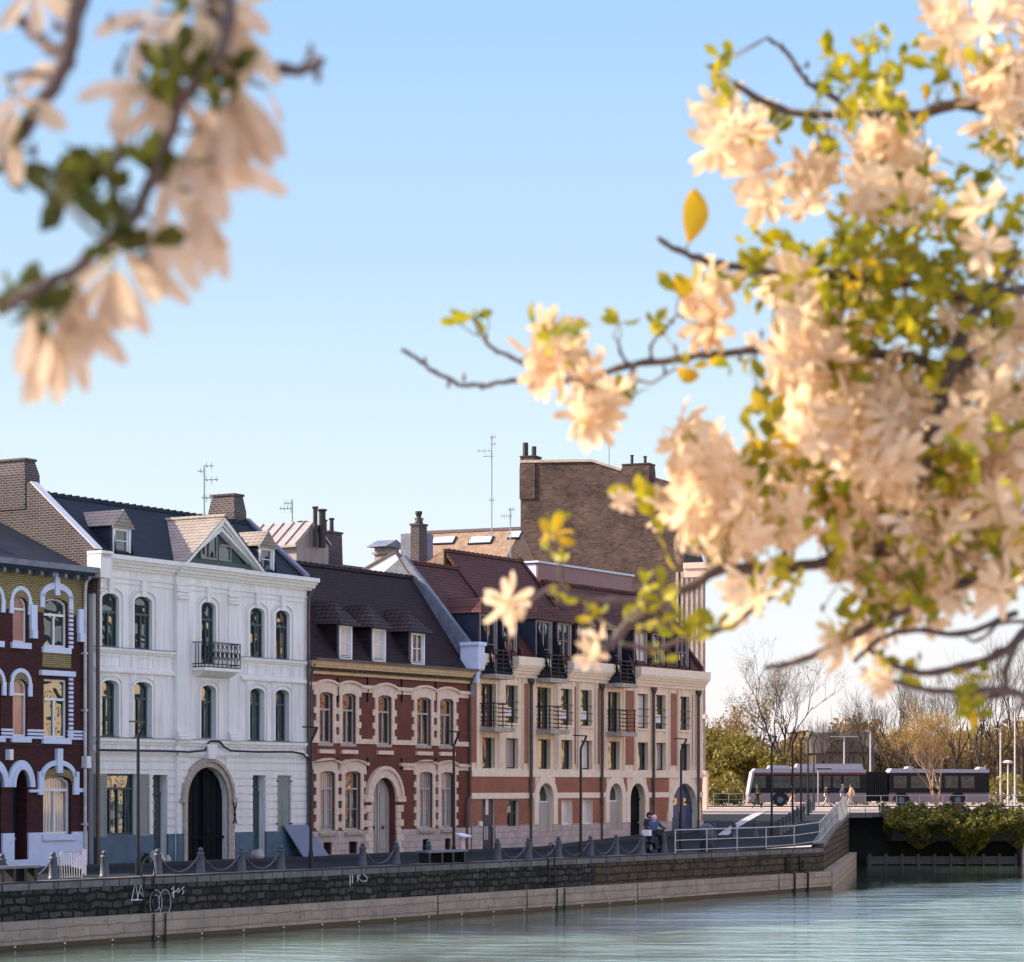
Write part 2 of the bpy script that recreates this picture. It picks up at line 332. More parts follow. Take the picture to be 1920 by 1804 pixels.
def gable_roof(par, name, mat, W, ze, zr, dr, depth, over=.35, x0=0, th=.14, zb=None, ridge=True):
    mb = MB(); zb = ze if zb is None else zb
    k = (zr-ze)/dr
    pr = [(-over, ze-k*over), (dr, zr), (depth, zb), (depth, zb-th), (dr, zr-th*1.4), (-over, ze-k*over-th)]
    mb.prism(pr, 'x', x0, W)
    if ridge:
        n = max(2, int((W-x0)/.4)); 
        for i in range(n):
            a = x0+(W-x0)*i/n; b = x0+(W-x0)*(i+1)/n
            mb.prism([(dr-.13, zr-.08), (dr-.07, zr+.05+.0), (dr+.07, zr+.05), (dr+.13, zr-.08)], 'x', a, b-.02)
            mb.box(b-.09, b-.015, dr-.1, dr+.1, zr+.0, zr+.085)
    return mb.build(name, mat, par)
def shell(mb, W, dep, zt, zb=-.3, x0=0):        # sides and back below the eaves
    mb.quad((x0,0,zb),(x0,0,zt),(x0,dep,zt),(x0,dep,zb)); mb.quad((W,0,zb),(W,dep,zb),(W,dep,zt),(W,0,zt)); mb.quad((x0,dep,zb),(x0,dep,zt),(W,dep,zt),(W,dep,zb))
def chimney(par, x0, x1, y0, y1, z0, z1, mat, pots=2, taper=.0, name='chimney', potm='chim'):
    mb = MB(); t = taper; zm = z0+(z1-z0)*.72
    mb.box(x0, x1, y0, y1, z0, zm)
    v = [(x0,y0,zm),(x1,y0,zm),(x1,y1,zm),(x0,y1,zm),(x0+t,y0+t,z1),(x1-t,y0+t,z1),(x1-t,y1-t,z1),(x0+t,y1-t,z1)]
    mb.add(v, [(4,5,6,7),(0,1,5,4),(1,2,6,5),(2,3,7,6),(3,0,4,7)])
    mb.box(x0+t-.05, x1-t+.05, y0+t-.05, y1-t+.05, z1, z1+.09)
    o = mb.build(name, mat, par)
    for i in range(pots):
        p = MB(); f = (i+.5)/pots
        if (y1-y0) > (x1-x0): c = ((x0+x1)/2, y0+t+(y1-y0-2*t)*f, z1+.08)
        else: c = (x0+t+(x1-x0-2*t)*f, (y0+y1)/2, z1+.08)
        hgt = .55+.25*((i*7) % 3)/2
        p.lathe([(.13,0),(.11,.1),(.10,hgt-.1),(.14,hgt-.06),(.14,hgt),(.08,hgt)], c, 10); p.build('chimney_pot', M[potm], o)
    return o
class House:
    def __init__(s, name, pa, pb, label, cat='house', d0=0):
        s.t0 = FL.T(pa, d0); s.W = FL.T(pb, d0)-s.t0; s.d0 = d0
        s.e = empty(name, FL.P(s.t0, d0, 0), FL.rz, label, cat)
    def x(s, px, d=0): return FL.T(px, s.d0+d)-s.t0
    def z(s, px, py, d=0): return FL.Z(py, FL.T(px, s.d0+d), s.d0+d)
    def h(s, pa, pb, pt, pbm, r=0, dep=None):      # an opening from photo pixels
        c = (pa+pb)/2; a = [s.x(pa), s.x(pb), s.z(c, pbm), s.z(c, pt), r]
        if dep: a.append(dep)
        return a
    def xz(s, px, py, d=0): return s.x(px, d), s.z(px, py, d)
    def yz(s, px, py, t):                            # on a plane across the house
        d = FL.D(px, s.t0+t); return d-s.d0, FL.Z(py, s.t0+t, d)
# ------------------------------------------------------------------ the houses
def make_wall(H, zt, holes, mat, dep=8, extra=None, name='wall', x0=0):
    mb = MB(); front(mb, x0, H.W, -.3, zt, holes); shell(mb, H.W, dep, zt, x0=x0)
    if extra: extra(mb)
    return mb.build(name, M[mat], H.e)
def part(H, name, mat, fn, parent=None, smooth=False):
    mb = MB(); fn(mb); return mb.build(name, M[mat] if isinstance(mat, str) else mat, parent or H.e, smooth)
# ---- house 1: purple brick with yellow brick and blue white trim
H = House('brick_house', -70, 166, 'purple brick house with yellow brick frieze and blue white arched trim at the left edge')
ze = H.z(150, 1086)
n1, w1 = H.h(24, 51, 1120, 1205, .25), H.h(82, 126, 1122, 1214, .22)
n2, w2 = H.h(24, 51, 1274, 1381, .25), H.h(82, 126, 1274, 1384)
d1, g1 = H.h(24, 51, 1443, 1612, .6, .6), H.h(81, 134, 1455, 1565, .25)
hl = [[h[0]-2.62*k, h[1]-2.62*k]+h[2:] for h in (n1, n2, d1) for k in (1,)]
far = [[h[0]-4.9, h[1]-4.9]+h[2:] for h in (w1, w2, g1)]
n1l, n2l, d1l = [[h[0]-1.30, h[1]-1.30]+h[2:] for h in (n1, n2, d1)]
n1l[1] -= .05
holes1 = [n1, w1, n2, w2, d1, g1, n1l, n2l, d1l]+far
make_wall(H, ze+.35, holes1, 'purbrick', 9)
zf = H.z(100, 1150)
part(H, 'frieze', 'yelbrick', lambda m: strip(m, 0, H.W-.22, zf, ze+.3, .03, holes1))
part(H, 'spandrel_panel', 'yelbrick', lambda m: strip(m, w1[0]-.1, w1[1]+.15, H.z(105,1252), H.z(105,1224), .05))
def trim1(m):
    for h in (n1, n2, n1l, n2l): ring(m, (h[0]-.02, h[1]+.02, h[2], h[3]+.24, .36), .14, .07, legs=False)
    for h in (n1, n2, n1l, n2l):
        zs = h[3]-.12; m.box(h[0]-.2, h[0]-.02, -.07, 0, zs-.45, zs); m.box(h[1]+.02, h[1]+.2, -.07, 0, zs-.45, zs)
    for h in (w1, far[0]):
        ring(m, (h[0]-.02, h[1]+.02, h[2], h[3]+.32, .3), .22, .08, legs=False); m.box((h[0]+h[1])/2-.13, (h[0]+h[1])/2+.1, -.13, 0, h[3]+.1, ze+.2)
        for s in (h[0]-.24, h[1]+.02): m.box(s, s+.22, -.08, 0, h[3]-.35, h[3]+.12)
        for s in (h[1]+.5, h[0]-.75): m.box(s, s+.3, -.12, 0, h[3]-1.15, h[3]-.3); m.box(s+.02, s+.28, -.16, 0, h[3]-1.45, h[3]-1.15)
    for h in (w1, w2, n1, n2, n1l, n2l): m.box(h[0]-.12, h[1]+.12, -.1, 0, h[2]-.2, h[2])
    m.box(w2[0]-.25, w2[1]+.3, -.14, 0, w2[3]+.12, w2[3]+.3)
    for h in (g1, far[2]):
        ring(m, (h[0]-.02, h[1]+.02, h[2], h[3]+.38, .42), .17, .09, legs=False); m.box((h[0]+h[1])/2-.14, (h[0]+h[1])/2+.14, -.14, 0, h[3]+.1, h[3]+.95)
        for s in (h[0]-.3, h[1]+.05): m.box(s, s+.27, -.09, 0, h[3]-.65, h[3]+.15)
    for h in (d1, d1l): ring(m, h[:5], .32, .1, legs=False); ring(m, h[:5], .12, .16, legs=False)
    for h in holes1[:5]: pass
    zb = H.z(120, 1478); strip(m, g1[1]+.25, H.W-.2, zb-.14, zb, .08); strip(m, d1[1]+.05, g1[0]-.2, zb-.14, zb-.04, .08)
part(H, 'stone_trim', 'bluewhite', trim1)
def quoin1(m):
    z = w1[2]
    while z < w1[3]-.1: m.box(w1[1]+.06, w1[1]+.28, -.045, 0, z, z+.1); z += .155
    z = w2[2]
    while z < w2[3]: m.box(w2[1]+.06, w2[1]+.28, -.045, 0, z, z+.1); z += .155
    z0 = w2[2]
    for k in range(3): strip(m, 0, H.W-.2, z0-.02+k*.12-.02, z0+.06+k*.12-.02, .045, [q[:2]+[z0-3, z0+3] for q in (n2, w2, n2l)])
part(H, 'quoins', 'bluewhite', quoin1)
def arch1(m):
    for h in (n1, n2, n1l, n2l): ring(m, h[:5], .24, .05, legs=False)
    for h in (w1, g1): ring(m, h[:5], .27, .05, legs=False)
part(H, 'brick_arches', 'yelbrick', arch1)
zp = H.z(120, 1560)
part(H, 'plinth', 'bluewhite', lambda m: (strip(m, 0, H.W-.15, -.3, zp, .08, holes1), m.box(g1[0]-.15, g1[1]+.15, -.16, -.08, zp-.28, zp-.08)))
for h, gm in ((n1,'pink'),(n2,'pink'),(n1l,'pink'),(n2l,'curt')): window(H.e, h, .14, 'whitewood', gm, .06, .74, 0)
for h, gm in ((w1,'glass2'),(w2,'glass2'),(far[0],'glass2'),(far[1],'glass2')): window(H.e, h, .14, 'whitewood', gm, .07, .66, 1)
window(H.e, g1, .2, 'whitewood', 'curt', .08, .76, 1); window(H.e, far[2], .2, 'whitewood', 'curt', .08, .76, 1)
for h in (d1, d1l):
    def dr(m, h=h):
        a, b, c, d = h[:4]; m.box(a, b, .5, .56, 0, d)
        for k in range(2): m.box(a+.12, b-.12, .47, .5, .2+k*1.1, 1.05+k*1.1)
        m.box(a, b, .44, .5, d-.95, d-.85)
    o = part(H, 'door', 'navy', dr); part(H, 'handle', 'steel', lambda m, h=h: m.ball((h[1]-.15, .42, 1.05), .05), o)
part(H, 'gutter', 'lead', lambda m: (m.box(0, H.W+.1, -.45, .1, ze+.22, ze+.42), [m.box(x*.62+.3, x*.62+.42, -.4, 0, ze-.05, ze+.22) for x in range(int(H.W/.62))]))
part(H, 'drainpipe', 'paintpipe', lambda m: (m.tube([(H.W-.32,-.4,ze+.3),(H.W-.32,-.15,ze-.15),(H.W-.32,-.12,ze-.5),(H.W-.32,-.12,0)], .06, 8), [m.box(H.W-.4, H.W-.24, -.2, 0, z, z+.06) for z in (1.5,3.5,5.5,7.5)]))
part(H, 'house_lamp', 'whitewood', lambda m: m.box(H.x(10), H.x(17), -.2, 0, H.z(12,1425), H.z(12,1405))); part(H, 'alarm_box', 'whitewood', lambda m: (m.box(H.x(153), H.x(161), -.25, 0, H.z(157,1440), H.z(157,1418))))
part(H, 'cable', 'iron', lambda m: m.tube([(0,-.1,H.z(0,1397)), (1.5,-.1,H.z(40,1394)), (4,-.1,H.z(100,1398)), (H.W-.2,-.1,H.z(155,1396))], .018, 4))
y_, z_ = H.yz(0, 978, H.W)
kk = (z_-(ze+.4))/y_
gable_roof(H.e, 'roof', M['slate'], H.W-.12, ze+.42, ze+.42+kk*5.6, 5.6, 11, .42)
part(H, 'skylight', 'lead', lambda m: m.obox((H.x(18), 1.9, ze+.42+kk*1.9+.1), (.5,0,0), (0,.5,.5*kk), (0,-.03,.05)))
# ---- house 2: white house
H = H2 = House('white_house', 175, 575, 'three storey white rendered house with dark arched gate, iron balcony and slate roof')
W = H.W; XB0, XB1 = H.x(325), H.x(437); PB = .14      # the middle bay stands forward
ztop = H.z(200, 1052)
up = [H.h(189,221,1112,1214,.22), H.h(250,283,1117,1219,.22), H.h(467,494,1141,1234,.22), H.h(515,541,1145,1237,.22)]
mi = [H.h(189,221,1276,1381,.2,.5), H.h(249,282,1280,1383,.2,.5), H.h(467,494,1290,1388,.2,.5), H.h(515,541,1292,1389,.2,.5)]
for a, b in zip(up, mi): b[0], b[1] = a[0], a[1]
for g in (up, mi):
    zt = sum(q[3] for q in g)/4; zb = sum(q[2] for q in g)/4
    for q in g: q[3], q[2] = zt, zb
cu, cm = H.h(370,397,1130,1246,.22), H.h(370,398,1285,1385,.2,.5); cu[3] = up[0][3]+.02; cm[2], cm[3] = mi[0][2], mi[0][3]
gl = H.h(197,255,1451,1566); dl = H.h(285,312,1453,1622,0,.34); dl[2] = 0; dl[3] = gl[3]-.03
gt = H.h(343,420,1438,1618,0,.9); gt[2] = 0; gt[4] = (gt[1]-gt[0])/2
drr = H.h(472,496,1453,1613,0,.34); drr[2] = 0; sh = H.h(518,544,1455,1560,0,.1); drr[3] = sh[3] = gl[3]-.02
cu2 = cu; holes2 = up+mi+[gl, dl, drr, sh]
def w2x(mb): pass
make_wall(H, ztop, [q for q in holes2]+[[XB0, XB1, -.3, ztop, 0]], 'white', 9)
part(H, 'gate_bay', 'white', lambda m: (front(m, XB0, XB1, -.3, ztop, [cu, cm, gt], y=-PB), m.quad((XB0,-PB,-.3),(XB0,-PB,ztop),(XB0,0,ztop),(XB0,0,-.3)), m.quad((XB1,-PB,-.3),(XB1,0,-.3),(XB1,0,ztop),(XB1,-PB,ztop))))
zpl = H.z(180, 1567)
part(H, 'plinth', 'plinth', lambda m: (strip(m, 0, XB0, -.3, zpl, .09, holes2), strip(m, XB1, W, -.3, zpl, .09, holes2), strip(m, XB0, gt[0]-.16, -.3, zpl, .06, y=-PB), strip(m, gt[1]+.5, XB1, -.3, zpl, .06, y=-PB)))
zg = H.z(180, 1410)
def rust(m):
    z = zpl; zb2 = zg
    shut = [[gl[0]-.75, gl[1]+.72, gl[2]-.05, gl[3]]]
    while z < zb2-.1:
        z2 = min(z+.295, zb2)
        strip(m, 0, XB0, z, z2-.05, .055, [dl, gl]+shut+[[a, b, c, d] for a, b, c, d in [(0,0,0,0)] if 0]); strip(m, XB1, W, z, z2-.05, .055, [drr, sh])
        strip(m, XB0, XB1, z, z2-.05, .055, [[gt[0]-.35, gt[1]+.4, 0, gt[3]-.6], [gt[0]+.1, gt[1]-.1, 0, gt[3]+.35]], y=-PB); z = z2
part(H, 'rusticated_bands', 'whitetrim', rust)
def trims2(m):
    za, zb_ = H.z(176, 1383), H.z(176, 1409)
    for (a, b, y) in ((0, XB0, 0), (XB0, XB1, -PB), (XB1, W, 0)):
        m.box(a, b, y-.14, y, za-.12, za); m.box(a, b, y-.07, y, za-.22, za-.12); m.box(a, b, y-.10, y, zb_-.12, zb_); m.box(a, b, y-.15, y, zb_-.05, zb_+.03)
        zt1 = H.z(176, 1076); m.box(a, b, y-.05, y, zt1-.06, zt1); m.box(a, b, y-.035, y, zt1-.24, zt1-.20)
    zs = up[0][2]
    for a, b in ((0, XB0), (XB1+.45, W)):
        m.box(a, b, -.12, 0, zs-.10, zs); m.box(a, b, -.06, 0, zs-.18, zs-.10); m.box(a, b, -.06, 0, zs-.78, zs-.72); m.box(a, b, -.10, 0, zs-.87, zs-.78)
    for h in up:
        x0, x1 = h[0]-.12, h[1]+.12
        for c, d in ((zs-.66, zs-.63), (zs-.3, zs-.27)): m.box(x0, x1, -.03, 0, c, d)
        for x in (x0, x1-.03): m.box(x, x+.03, -.03, 0, zs-.63, zs-.3)
    for h, y in [(q, 0) for q in up]+[(cu, -PB)]:
        ring(m, (h[0], h[1], h[2], h[3], h[4]), .13, .06, y=y); ring(m, (h[0]-.2, h[1]+.2, h[2], h[3]+.2, h[4]+.08), .035, .075, y=y)
        c = (h[0]+h[1])/2; m.box(c-.13, c+.13, y-.12, y, h[3]-.02, H.z(176, 1080)); m.box(c+.2, c+.235, y-.04, y, h[3]+.3, H.z(176,1084))
    for h, y in [(q, 0) for q in mi]+[(cm, -PB)]:
        ring(m, (h[0], h[1], h[2], h[3], h[4]), .10, .05, y=y); ring(m, (h[0]-.16, h[1]+.16, h[2], h[3]+.16, h[4]+.06), .035, .06, y=y)
        for x in (h[0]-.2, h[1]+.165): m.box(x, x+.035, y-.04, y, h[3]+.05, H.z(176, 1262))
    for x in (XB0, XB1-.5):      # pilasters with capitals and bases
        m.box(x, x+.5, -PB-.05, -PB, za, H.z(176,1076)-.06)
        for k, (dz, p) in enumerate(((0,.16),(.14,.10),(.26,.14),(.5,.09))): m.box(x-.05, x+.6, -PB-p, -PB, H.z(176,1108)+dz, H.z(176,1108)+dz+.09)
        for k, (dz, p) in enumerate(((0,.22),(.12,.16),(.24,.12))): m.box(x-.06, x+.66-.05*k, -PB-p, -PB, za+dz, za+dz+.11)
    cx = (gt[0]+gt[1])/2; m.prism([(cx-.22, gt[3]+.30), (cx+.22, gt[3]+.30), (cx+.27, za-.15), (cx-.27, za-.15)], 'y', -PB-.28, -PB)
part(H, 'mouldings', 'whitetrim', trims2)
za_ = H.z(176, 1383)
part(H, 'lead_flashing', 'lead', lambda m: ([m.box(p, q, y-.16, y-.0, za_, za_+.025) for p, q, y in ((0,XB0,0),(XB0,XB1,-PB),(XB1,W,0))], m.box(0, XB0, -.14, 0, up[0][2], up[0][2]+.02), m.box(XB1+.45, W, -.14, 0, up[0][2], up[0][2]+.02)))
part(H, 'cornice', 'whitetrim', lambda m: (cornice(m, 0, XB0, ztop-.25, [(.1,.1),(.12,.2),(.1,.3),(.16,.42)], ret=False), cornice(m, XB0, XB1, ztop-.25, [(.1,.1),(.12,.2),(.1,.3),(.163,.42)], y=-PB, ret=False),
      cornice(m, XB1, W+.32, ztop-.25, [(.1,.1),(.12,.2),(.1,.3),(.16,.42)], ret=False)))
def gst(m):
    ring(m, gt[:5], .20, .10, y=-PB, lo=0); ring(m, (gt[0]-.2, gt[1]+.2, 0, gt[3]+.2, gt[4]+.2), .13, .18, legs=False, y=-PB)
    zs = gt[3]-gt[4]; 
    for x in (gt[0]-.42, gt[1]+.18): m.box(x, x+.26, -PB-.2, -PB, zs-.08, zs+.08)
    z = 0
    for k in range(9):
        wd = .42 if k % 2 else .34
        m.box(gt[1]+.2, gt[1]+wd, -PB-.08, -PB, z, z+.24); z += .265
gs = part(H, 'gate_surround', 'gatestone', gst)
def gdoor(m):
    x0, x1 = gt[0], gt[1]; n = 14
    for i in range(n):
        a = x0+(x1-x0)*i/n; b = x0+(x1-x0)*(i+1)/n; m.box(a+.008, b-.008, .06+(.02 if i % 2 else 0), .16, .08, gt[3])
    m.box(x0, x1, .0, .06, .9, 1.0); m.box((x0+x1)/2-.06, (x0+x1)/2+.06, -.02, .06, .1, gt[3])
g = part(H, 'gate', 'blackdoor', gdoor); part(H, 'handle', 'iron', lambda m: m.ball(((gt[0]+gt[1])/2+.15, -.05, 1.15), .06), g)
part(H, 'hinge_iron', 'iron', lambda m: [m.bar((gt[1]+.36+a*.1, -PB-.11, 1.45+b), (gt[1]+.36-a*.04, -PB-.11, 1.8+c), .035) for a, b, c in ((1,0,0),(-1,0,0),(-1,.8,-.05),(1,.8,-.05))])
for h in up: window(H.e, h, .13, 'teal', 'glass2', .07, .66, 1, 0, ('teal', .1, .08))
for h in mi: window(H.e, h, .24, 'teal', 'glass2', .07, .70, 1, 0, ('teal', .05, .08))
window(H.e, cu, .14-PB, 'teal', 'glass2', .07, .72, 1); window(H.e, cm, .24-PB, 'teal', 'glass2', .07, .70, 1)
window(H.e, gl, .2, 'teal', 'glass2', .07, .76, 3, 0, ('plinth', .1, .1))
def shutter(x0, x1, z0, z1, y0=-.09, tall=.22):
    def f(m):
        m.box(x0, x1, y0, y0+.045, z0, z1); zt = z0+(z1-z0)*(1-tall)
        for z in (z0, z0+(zt-z0)*.47, zt, z1-.09): m.box(x0, x1, y0-.015, y0, z, z+.09)
        for x in (x0, x1-.07): m.box(x, x+.07, y0-.0152, y0, z0+.091, z1-.091)
        z = zt+.13
        while z < z1-.12: m.obox(((x0+x1)/2, y0-.004, z), ((x1-x0)/2-.07, 0, 0), (0, .012, .022), (0, -.004, .004)); z += .07
    return part(H, 'shutter', 'greywood', f)
shutter(gl[0]-.68, gl[0]-.02, gl[2]-.05, gl[3]); shutter(gl[1]+.02, gl[1]+.62, gl[2]-.05, gl[3])
mx_ = (sh[0]+sh[1])/2; shutter(sh[0], mx_-.008, sh[2], sh[3], .02); shutter(mx_+.008, sh[1], sh[2], sh[3], .02)
part(H, 'shutter_hinges', 'iron', lambda m: [m.box(x, x+.16, -.06, -.04, z, z+.05) for x in (sh[0]-.1, sh[1]-.06) for z in (sh[2]+.3, sh[3]-.25)])
for h in (dl, drr):
    o = part(H, 'door', 'teal', lambda m, h=h: (m.box(h[0], h[1], .3, .36, 0, h[3]), m.box(h[0], h[1], .25, .3, h[3]-.75, h[3]-.62), m.box(h[0], h[0]+.1, .27, .3, 0, h[3]-.75), m.box(h[1]-.1, h[1], .27, .3, 0, h[3]-.75), m.box(h[0]+.1, h[1]-.1, .27, .3, 0, .9)))
    part(H, 'pane', 'glass', lambda m, h=h: m.box(h[0]+.1, h[1]-.1, .275, .29, .95, h[3]-.8), o); part(H, 'doorstep', 'stone', lambda m, h=h: m.box(h[0]-.05, h[1]+.05, -.25, .299, -.2, .1))
part(H, 'letterbox', 'whitewood', lambda m: m.box(drr[0]-1.55, drr[0]-1.25, -.14, -.09, 1.15, 1.5))
# balcony
def balc(m):
    x0, x1, y0, y1, z0, z1 = H.x(356), H.x(423), -PB-.55, -PB, H.z(390,1254), H.z(390,1207)
    for z in (z0+.03, z0+.14, z1): m.bar((x0,y0,z),(x1,y0,z),.035); m.bar((x0,y0,z),(x0,y1,z),.035); m.bar((x1,y0,z),(x1,y1,z),.035)
    n = 8
    for i in range(n+1):
        x = x0+(x1-x0)*i/n; m.bar((x,y0,z0),(x,y0,z1),.025)
        if i < n:
            c = x+(x1-x0)/n/2; q = (x1-x0)/n*.45
            for s in (1, -1):
                pts = [(c+s*q*cos(a)*(1-a/9), y0, z0+.42+.25*sin(a)*(1-a/9)) for a in [k*.7 for k in range(10)]]; m.tube(pts, .013, 4)
                pts = [(c+s*q*.7*cos(a), y0, z0+.8+.1*sin(a)) for a in [k*.8 for k in range(9)]]; m.tube(pts, .012, 4)
    for k in range(1, 4):
        for x in (x0, x1): m.bar((x, y0+.14*k, z0), (x, y0+.14*k, z1), .022)
bo = part(H, 'balcony', 'whitetrim', lambda m: (m.box(H.x(354), H.x(425), -PB-.62, -PB, H.z(390,1260), H.z(390,1254)), m.prism([(-PB-.5, H.z(390,1260)), (-PB, H.z(390,1260)), (-PB, H.z(390,1272)), (-PB-.25, H.z(390,1268))], 'x', H.x(358), H.x(421))))
part(H, 'railing', 'iron', balc, bo)
part(H, 'cable', 'iron', lambda m: m.tube([(H.x(p), -(.2 if 326 < p < 436 else .1)-.12, H.z(p, q)) for p, q in ((176,1406),(230,1407),(300,1408),(340,1410),(372,1407),(378,1393),(383,1390),(400,1391),(408,1401),(420,1408),(470,1410),(540,1410),(560,1414),(571,1425))], .04, 5))
part(H, 'drainpipe', 'pipe', lambda m: m.tube([(W+.02,-.35,ztop-.2),(W-.06,-.14,ztop-.6),(W-.06,-.14,0)], .06, 8)); part(H, 'drainpipe', 'pipe', lambda m: (m.tube([(.06,-.35,ztop-.2),(.06,-.16,ztop-.6),(.06,-.16,0)], .07, 8)))
# roof: steep front slope, flat top behind
_, zR = H.yz(62, 922, 0); dR = H.yz(62, 922, 0)[0]; zE = ztop+.22
ke = (zR-zE)/dR
gable_roof(H.e, 'roof', M['slate'], W+.05, zE, zR, dR, 10, .1, zb=zR-1.8)
def party(x, sgn):
    def f(m):
        y1, z1 = H.yz(48, 905, 0)[0], 0
        pts = [(-.05, ztop-1.2), (-.05, zE+.15), (dR+.1, zR+.33), (dR+1.9, zR+.6), (8.9, zR-1.0), (8.9, ztop-1.2)]
        m.prism(pts, 'x', x, x+.35)
    return part(H, 'party_wall', 'greybrick', f)
party(-.02, 1)
part(H, 'coping', 'whitetrim', lambda m: (m.prism([(-.1, zE+.16), (dR+.1, zR+.34), (dR+.1, zR+.385), (-.1, zE+.205)], 'x', -.05, .36), m.box(-.1, .5, -.42, .2, ztop-.65, ztop+.2), m.box(-.12, .55, -.48, .2, ztop+.2, ztop+.3)))
part(H, 'verge', 'lead', lambda m: m.prism([(-.1, zE+.02), (dR+.05, zR+.06), (dR+.05, zR+.2), (-.1, zE+.16)], 'x', W-.2, W+.08))
zc = H.yz(25, 866, .2)[1]
chimney(H.e, -.05, .75, dR+.35, dR+1.95, zR-.6, zc, M['greybrick'], 0, .12)
y1_ = dR+1.1; zc2 = FL.Z(935, H.t0+W, y1_)
chimney(H.e, W-.9, W-.1, dR+.1, dR+1.4, zR-1.2, zc2, M['greybrick'], 0, .1)
def dormer(H, x0, x1, zb, zt, ys, front_y, wallm, roofm, hip=.5, over=.12, kroof=1.0, ze=0, gm='glass', fm='whitewood', rise=.55, mull=0, bars=1, blind=None):
    """a dormer: front at y=front_y, cheeks back to the roof plane z = ze + kroof*y, hipped or ridged roof"""
    yb = (zt-ze)/kroof; c = (x0+x1)/2; zr = zt+rise; yr = (zr-ze)/kroof
    d = part(H, 'dormer', wallm, lambda m: (m.prism([(front_y+.02, zb), (front_y+.02, zt), (yb, zt), ((zb-ze)/kroof, zb)], 'x', x0, x0+.05), m.prism([(front_y+.02, zb), (front_y+.02, zt), (yb, zt), ((zb-ze)/kroof, zb)], 'x', x1-.05, x1),
            m.box(x0+.05, x1-.05, front_y+.12, front_y+.16, zb, zt)))
    def rf(m):
        o = over; fy = front_y-o
        a, b = (x0-o, fy, zt), (x1+o, fy, zt); a2, b2 = (x0-o, yb, zt+.01), (x1+o, yb, zt+.01)
        r1, r2 = (c, fy+hip, zr), (c, yr, zr)
        m.add([a, b, b2, a2, r1, r2], [(0,1,4), (1,2,5,4), (3,0,4,5), (0,3,2,1), (2,3,5)])
        dn = .07
        m.box(x0-o, x1+o, fy-.01, fy+.08, zt-dn, zt-.002)
    part(H, 'dormer_roof', roofm, rf, d)
    window(d, [x0+.1, x1-.1, zb+.08, zt-.08], .1+front_y, fm, gm, .06, .999, mull, bars)
    def fr(m):
        for a, b, c_, e in ((x0,x0+.1,zb,zt),(x1-.1,x1,zb,zt),(x0+.1,x1-.1,zt-.08,zt),(x0+.1,x1-.1,zb,zb+.08)): m.box(a, b, front_y-.02, front_y+.12, c_, e)
    part(H, 'dormer_frame', fm, fr, d)
    return d
rk = (zR-zE)/dR
for pa, pb, pt, pbm in ((212,245,989,1042),(486,514,1026,1076)):
    yf = .25; a, zb_ = H.xz(pa, pbm, yf); b, zt_ = H.xz(pb, pt, yf)
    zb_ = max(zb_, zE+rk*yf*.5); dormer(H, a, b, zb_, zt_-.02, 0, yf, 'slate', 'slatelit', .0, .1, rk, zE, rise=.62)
# the big pediment dormer
def ped():
    x0, x1 = H.x(330), H.x(478); c = (x0+x1)/2-.1; yf = -PB-.25; zb0 = ztop+.235; za = H.z(405, 972)
    d = part(H, 'pediment', 'teal', lambda m: (m.prism([(x0+.35, zb0), (x1-.35, zb0), (c, za-.45)], 'y', yf+.35, yf+.45), m.box(x0+.5, x1-.5, yf+.2, yf+.35, zb0, zb0+.22)))
    def rake(m, o=0, t=.13, y0=yf, y1=yf+.35):
        for s, xe in ((-1, x0), (1, x1)):
            m.prism([(xe, zb0), (c, za-o), (c, za-o-t*1.6), (xe-s*t*1.6, zb0)], 'y', y0, y1)
    part(H, 'raking_cornice', 'whitetrim', lambda m: (rake(m, 0, .10, yf-.1, yf+.35), rake(m, .2, .06, yf, yf+.34), rake(m, .36, .09, yf+.05, yf+.33)), d)
    cx = c-.15; yw = yf+.3
    window(d, [cx-.85, cx+.15, zb0+.25, zb0+1.12], yw, 'greywood', 'glass2', .06, .999, 1); window(d, [cx+.25, cx+1.0, zb0+.25, zb0+.85], yw, 'greywood', 'glass', .05, .999, 0)
    yr = dR+.2
    def rf(m):
        A = (x0-.06, yf-.12, zb0+.02); B = (c, yf-.12, za+.05); C_ = (c, max(0,(za-zE)/rk)+.3, za+.05); D_ = (x0-.06, .1, zb0+.02)
        E = (x1+.06, yf-.12, zb0+.02); G = (x1+.06, .1, zb0+.02)
        m.add([A,B,C_,D_,E,G], [(0,1,2,3),(1,4,5,2)])
        m.prism([(c-.09, za+.02),(c+.09, za+.02),(c, za+.14)], 'y', yf-.12, C_[1])
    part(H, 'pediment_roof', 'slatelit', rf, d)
ped()
# ---- house 3: red brick with pale stone
H = H3 = House('red_brick_house', 577, 880, 'dark red brick house with pale stone quoins, arched grey door and three tiled dormers')
W = H.W; zt = H.z(600, 1263)
def lvl(hs):
    a = sum(q[2] for q in hs)/len(hs); b = sum(q[3] for q in hs)/len(hs)
    for q in hs: q[2], q[3] = a, b
uu = [H.h(a, b, 1300+i*2, 1392+i*2, .12) for i, (a, b) in enumerate(((597,623),(640,666),(707,733),(780,807),(823,849)))]; lvl(uu)
ll = [H.h(a, b, c, d, .12) for a, b, c, d in ((597,627,1446,1558),(645,675,1446,1557),(784,810,1447,1551),(825,849,1448,1551))]; lvl(ll)
dd = H.h(696, 741, 1458, 1602, 0, .75); dd[2] = 0; dd[4] = (dd[1]-dd[0])/2
bs = [H.h(a, b, c, d) for a, b, c, d in ((604,620,1589,1606),(652,668,1588,1604),(790,802,1583,1595),(832,843,1582,1594))]
for q in bs: q[2] = .12; q[3] = .62
holes3 = uu+ll+[dd]+bs
make_wall(H, zt, holes3, 'redbrick', 9)
zpl = H.z(640, 1558)
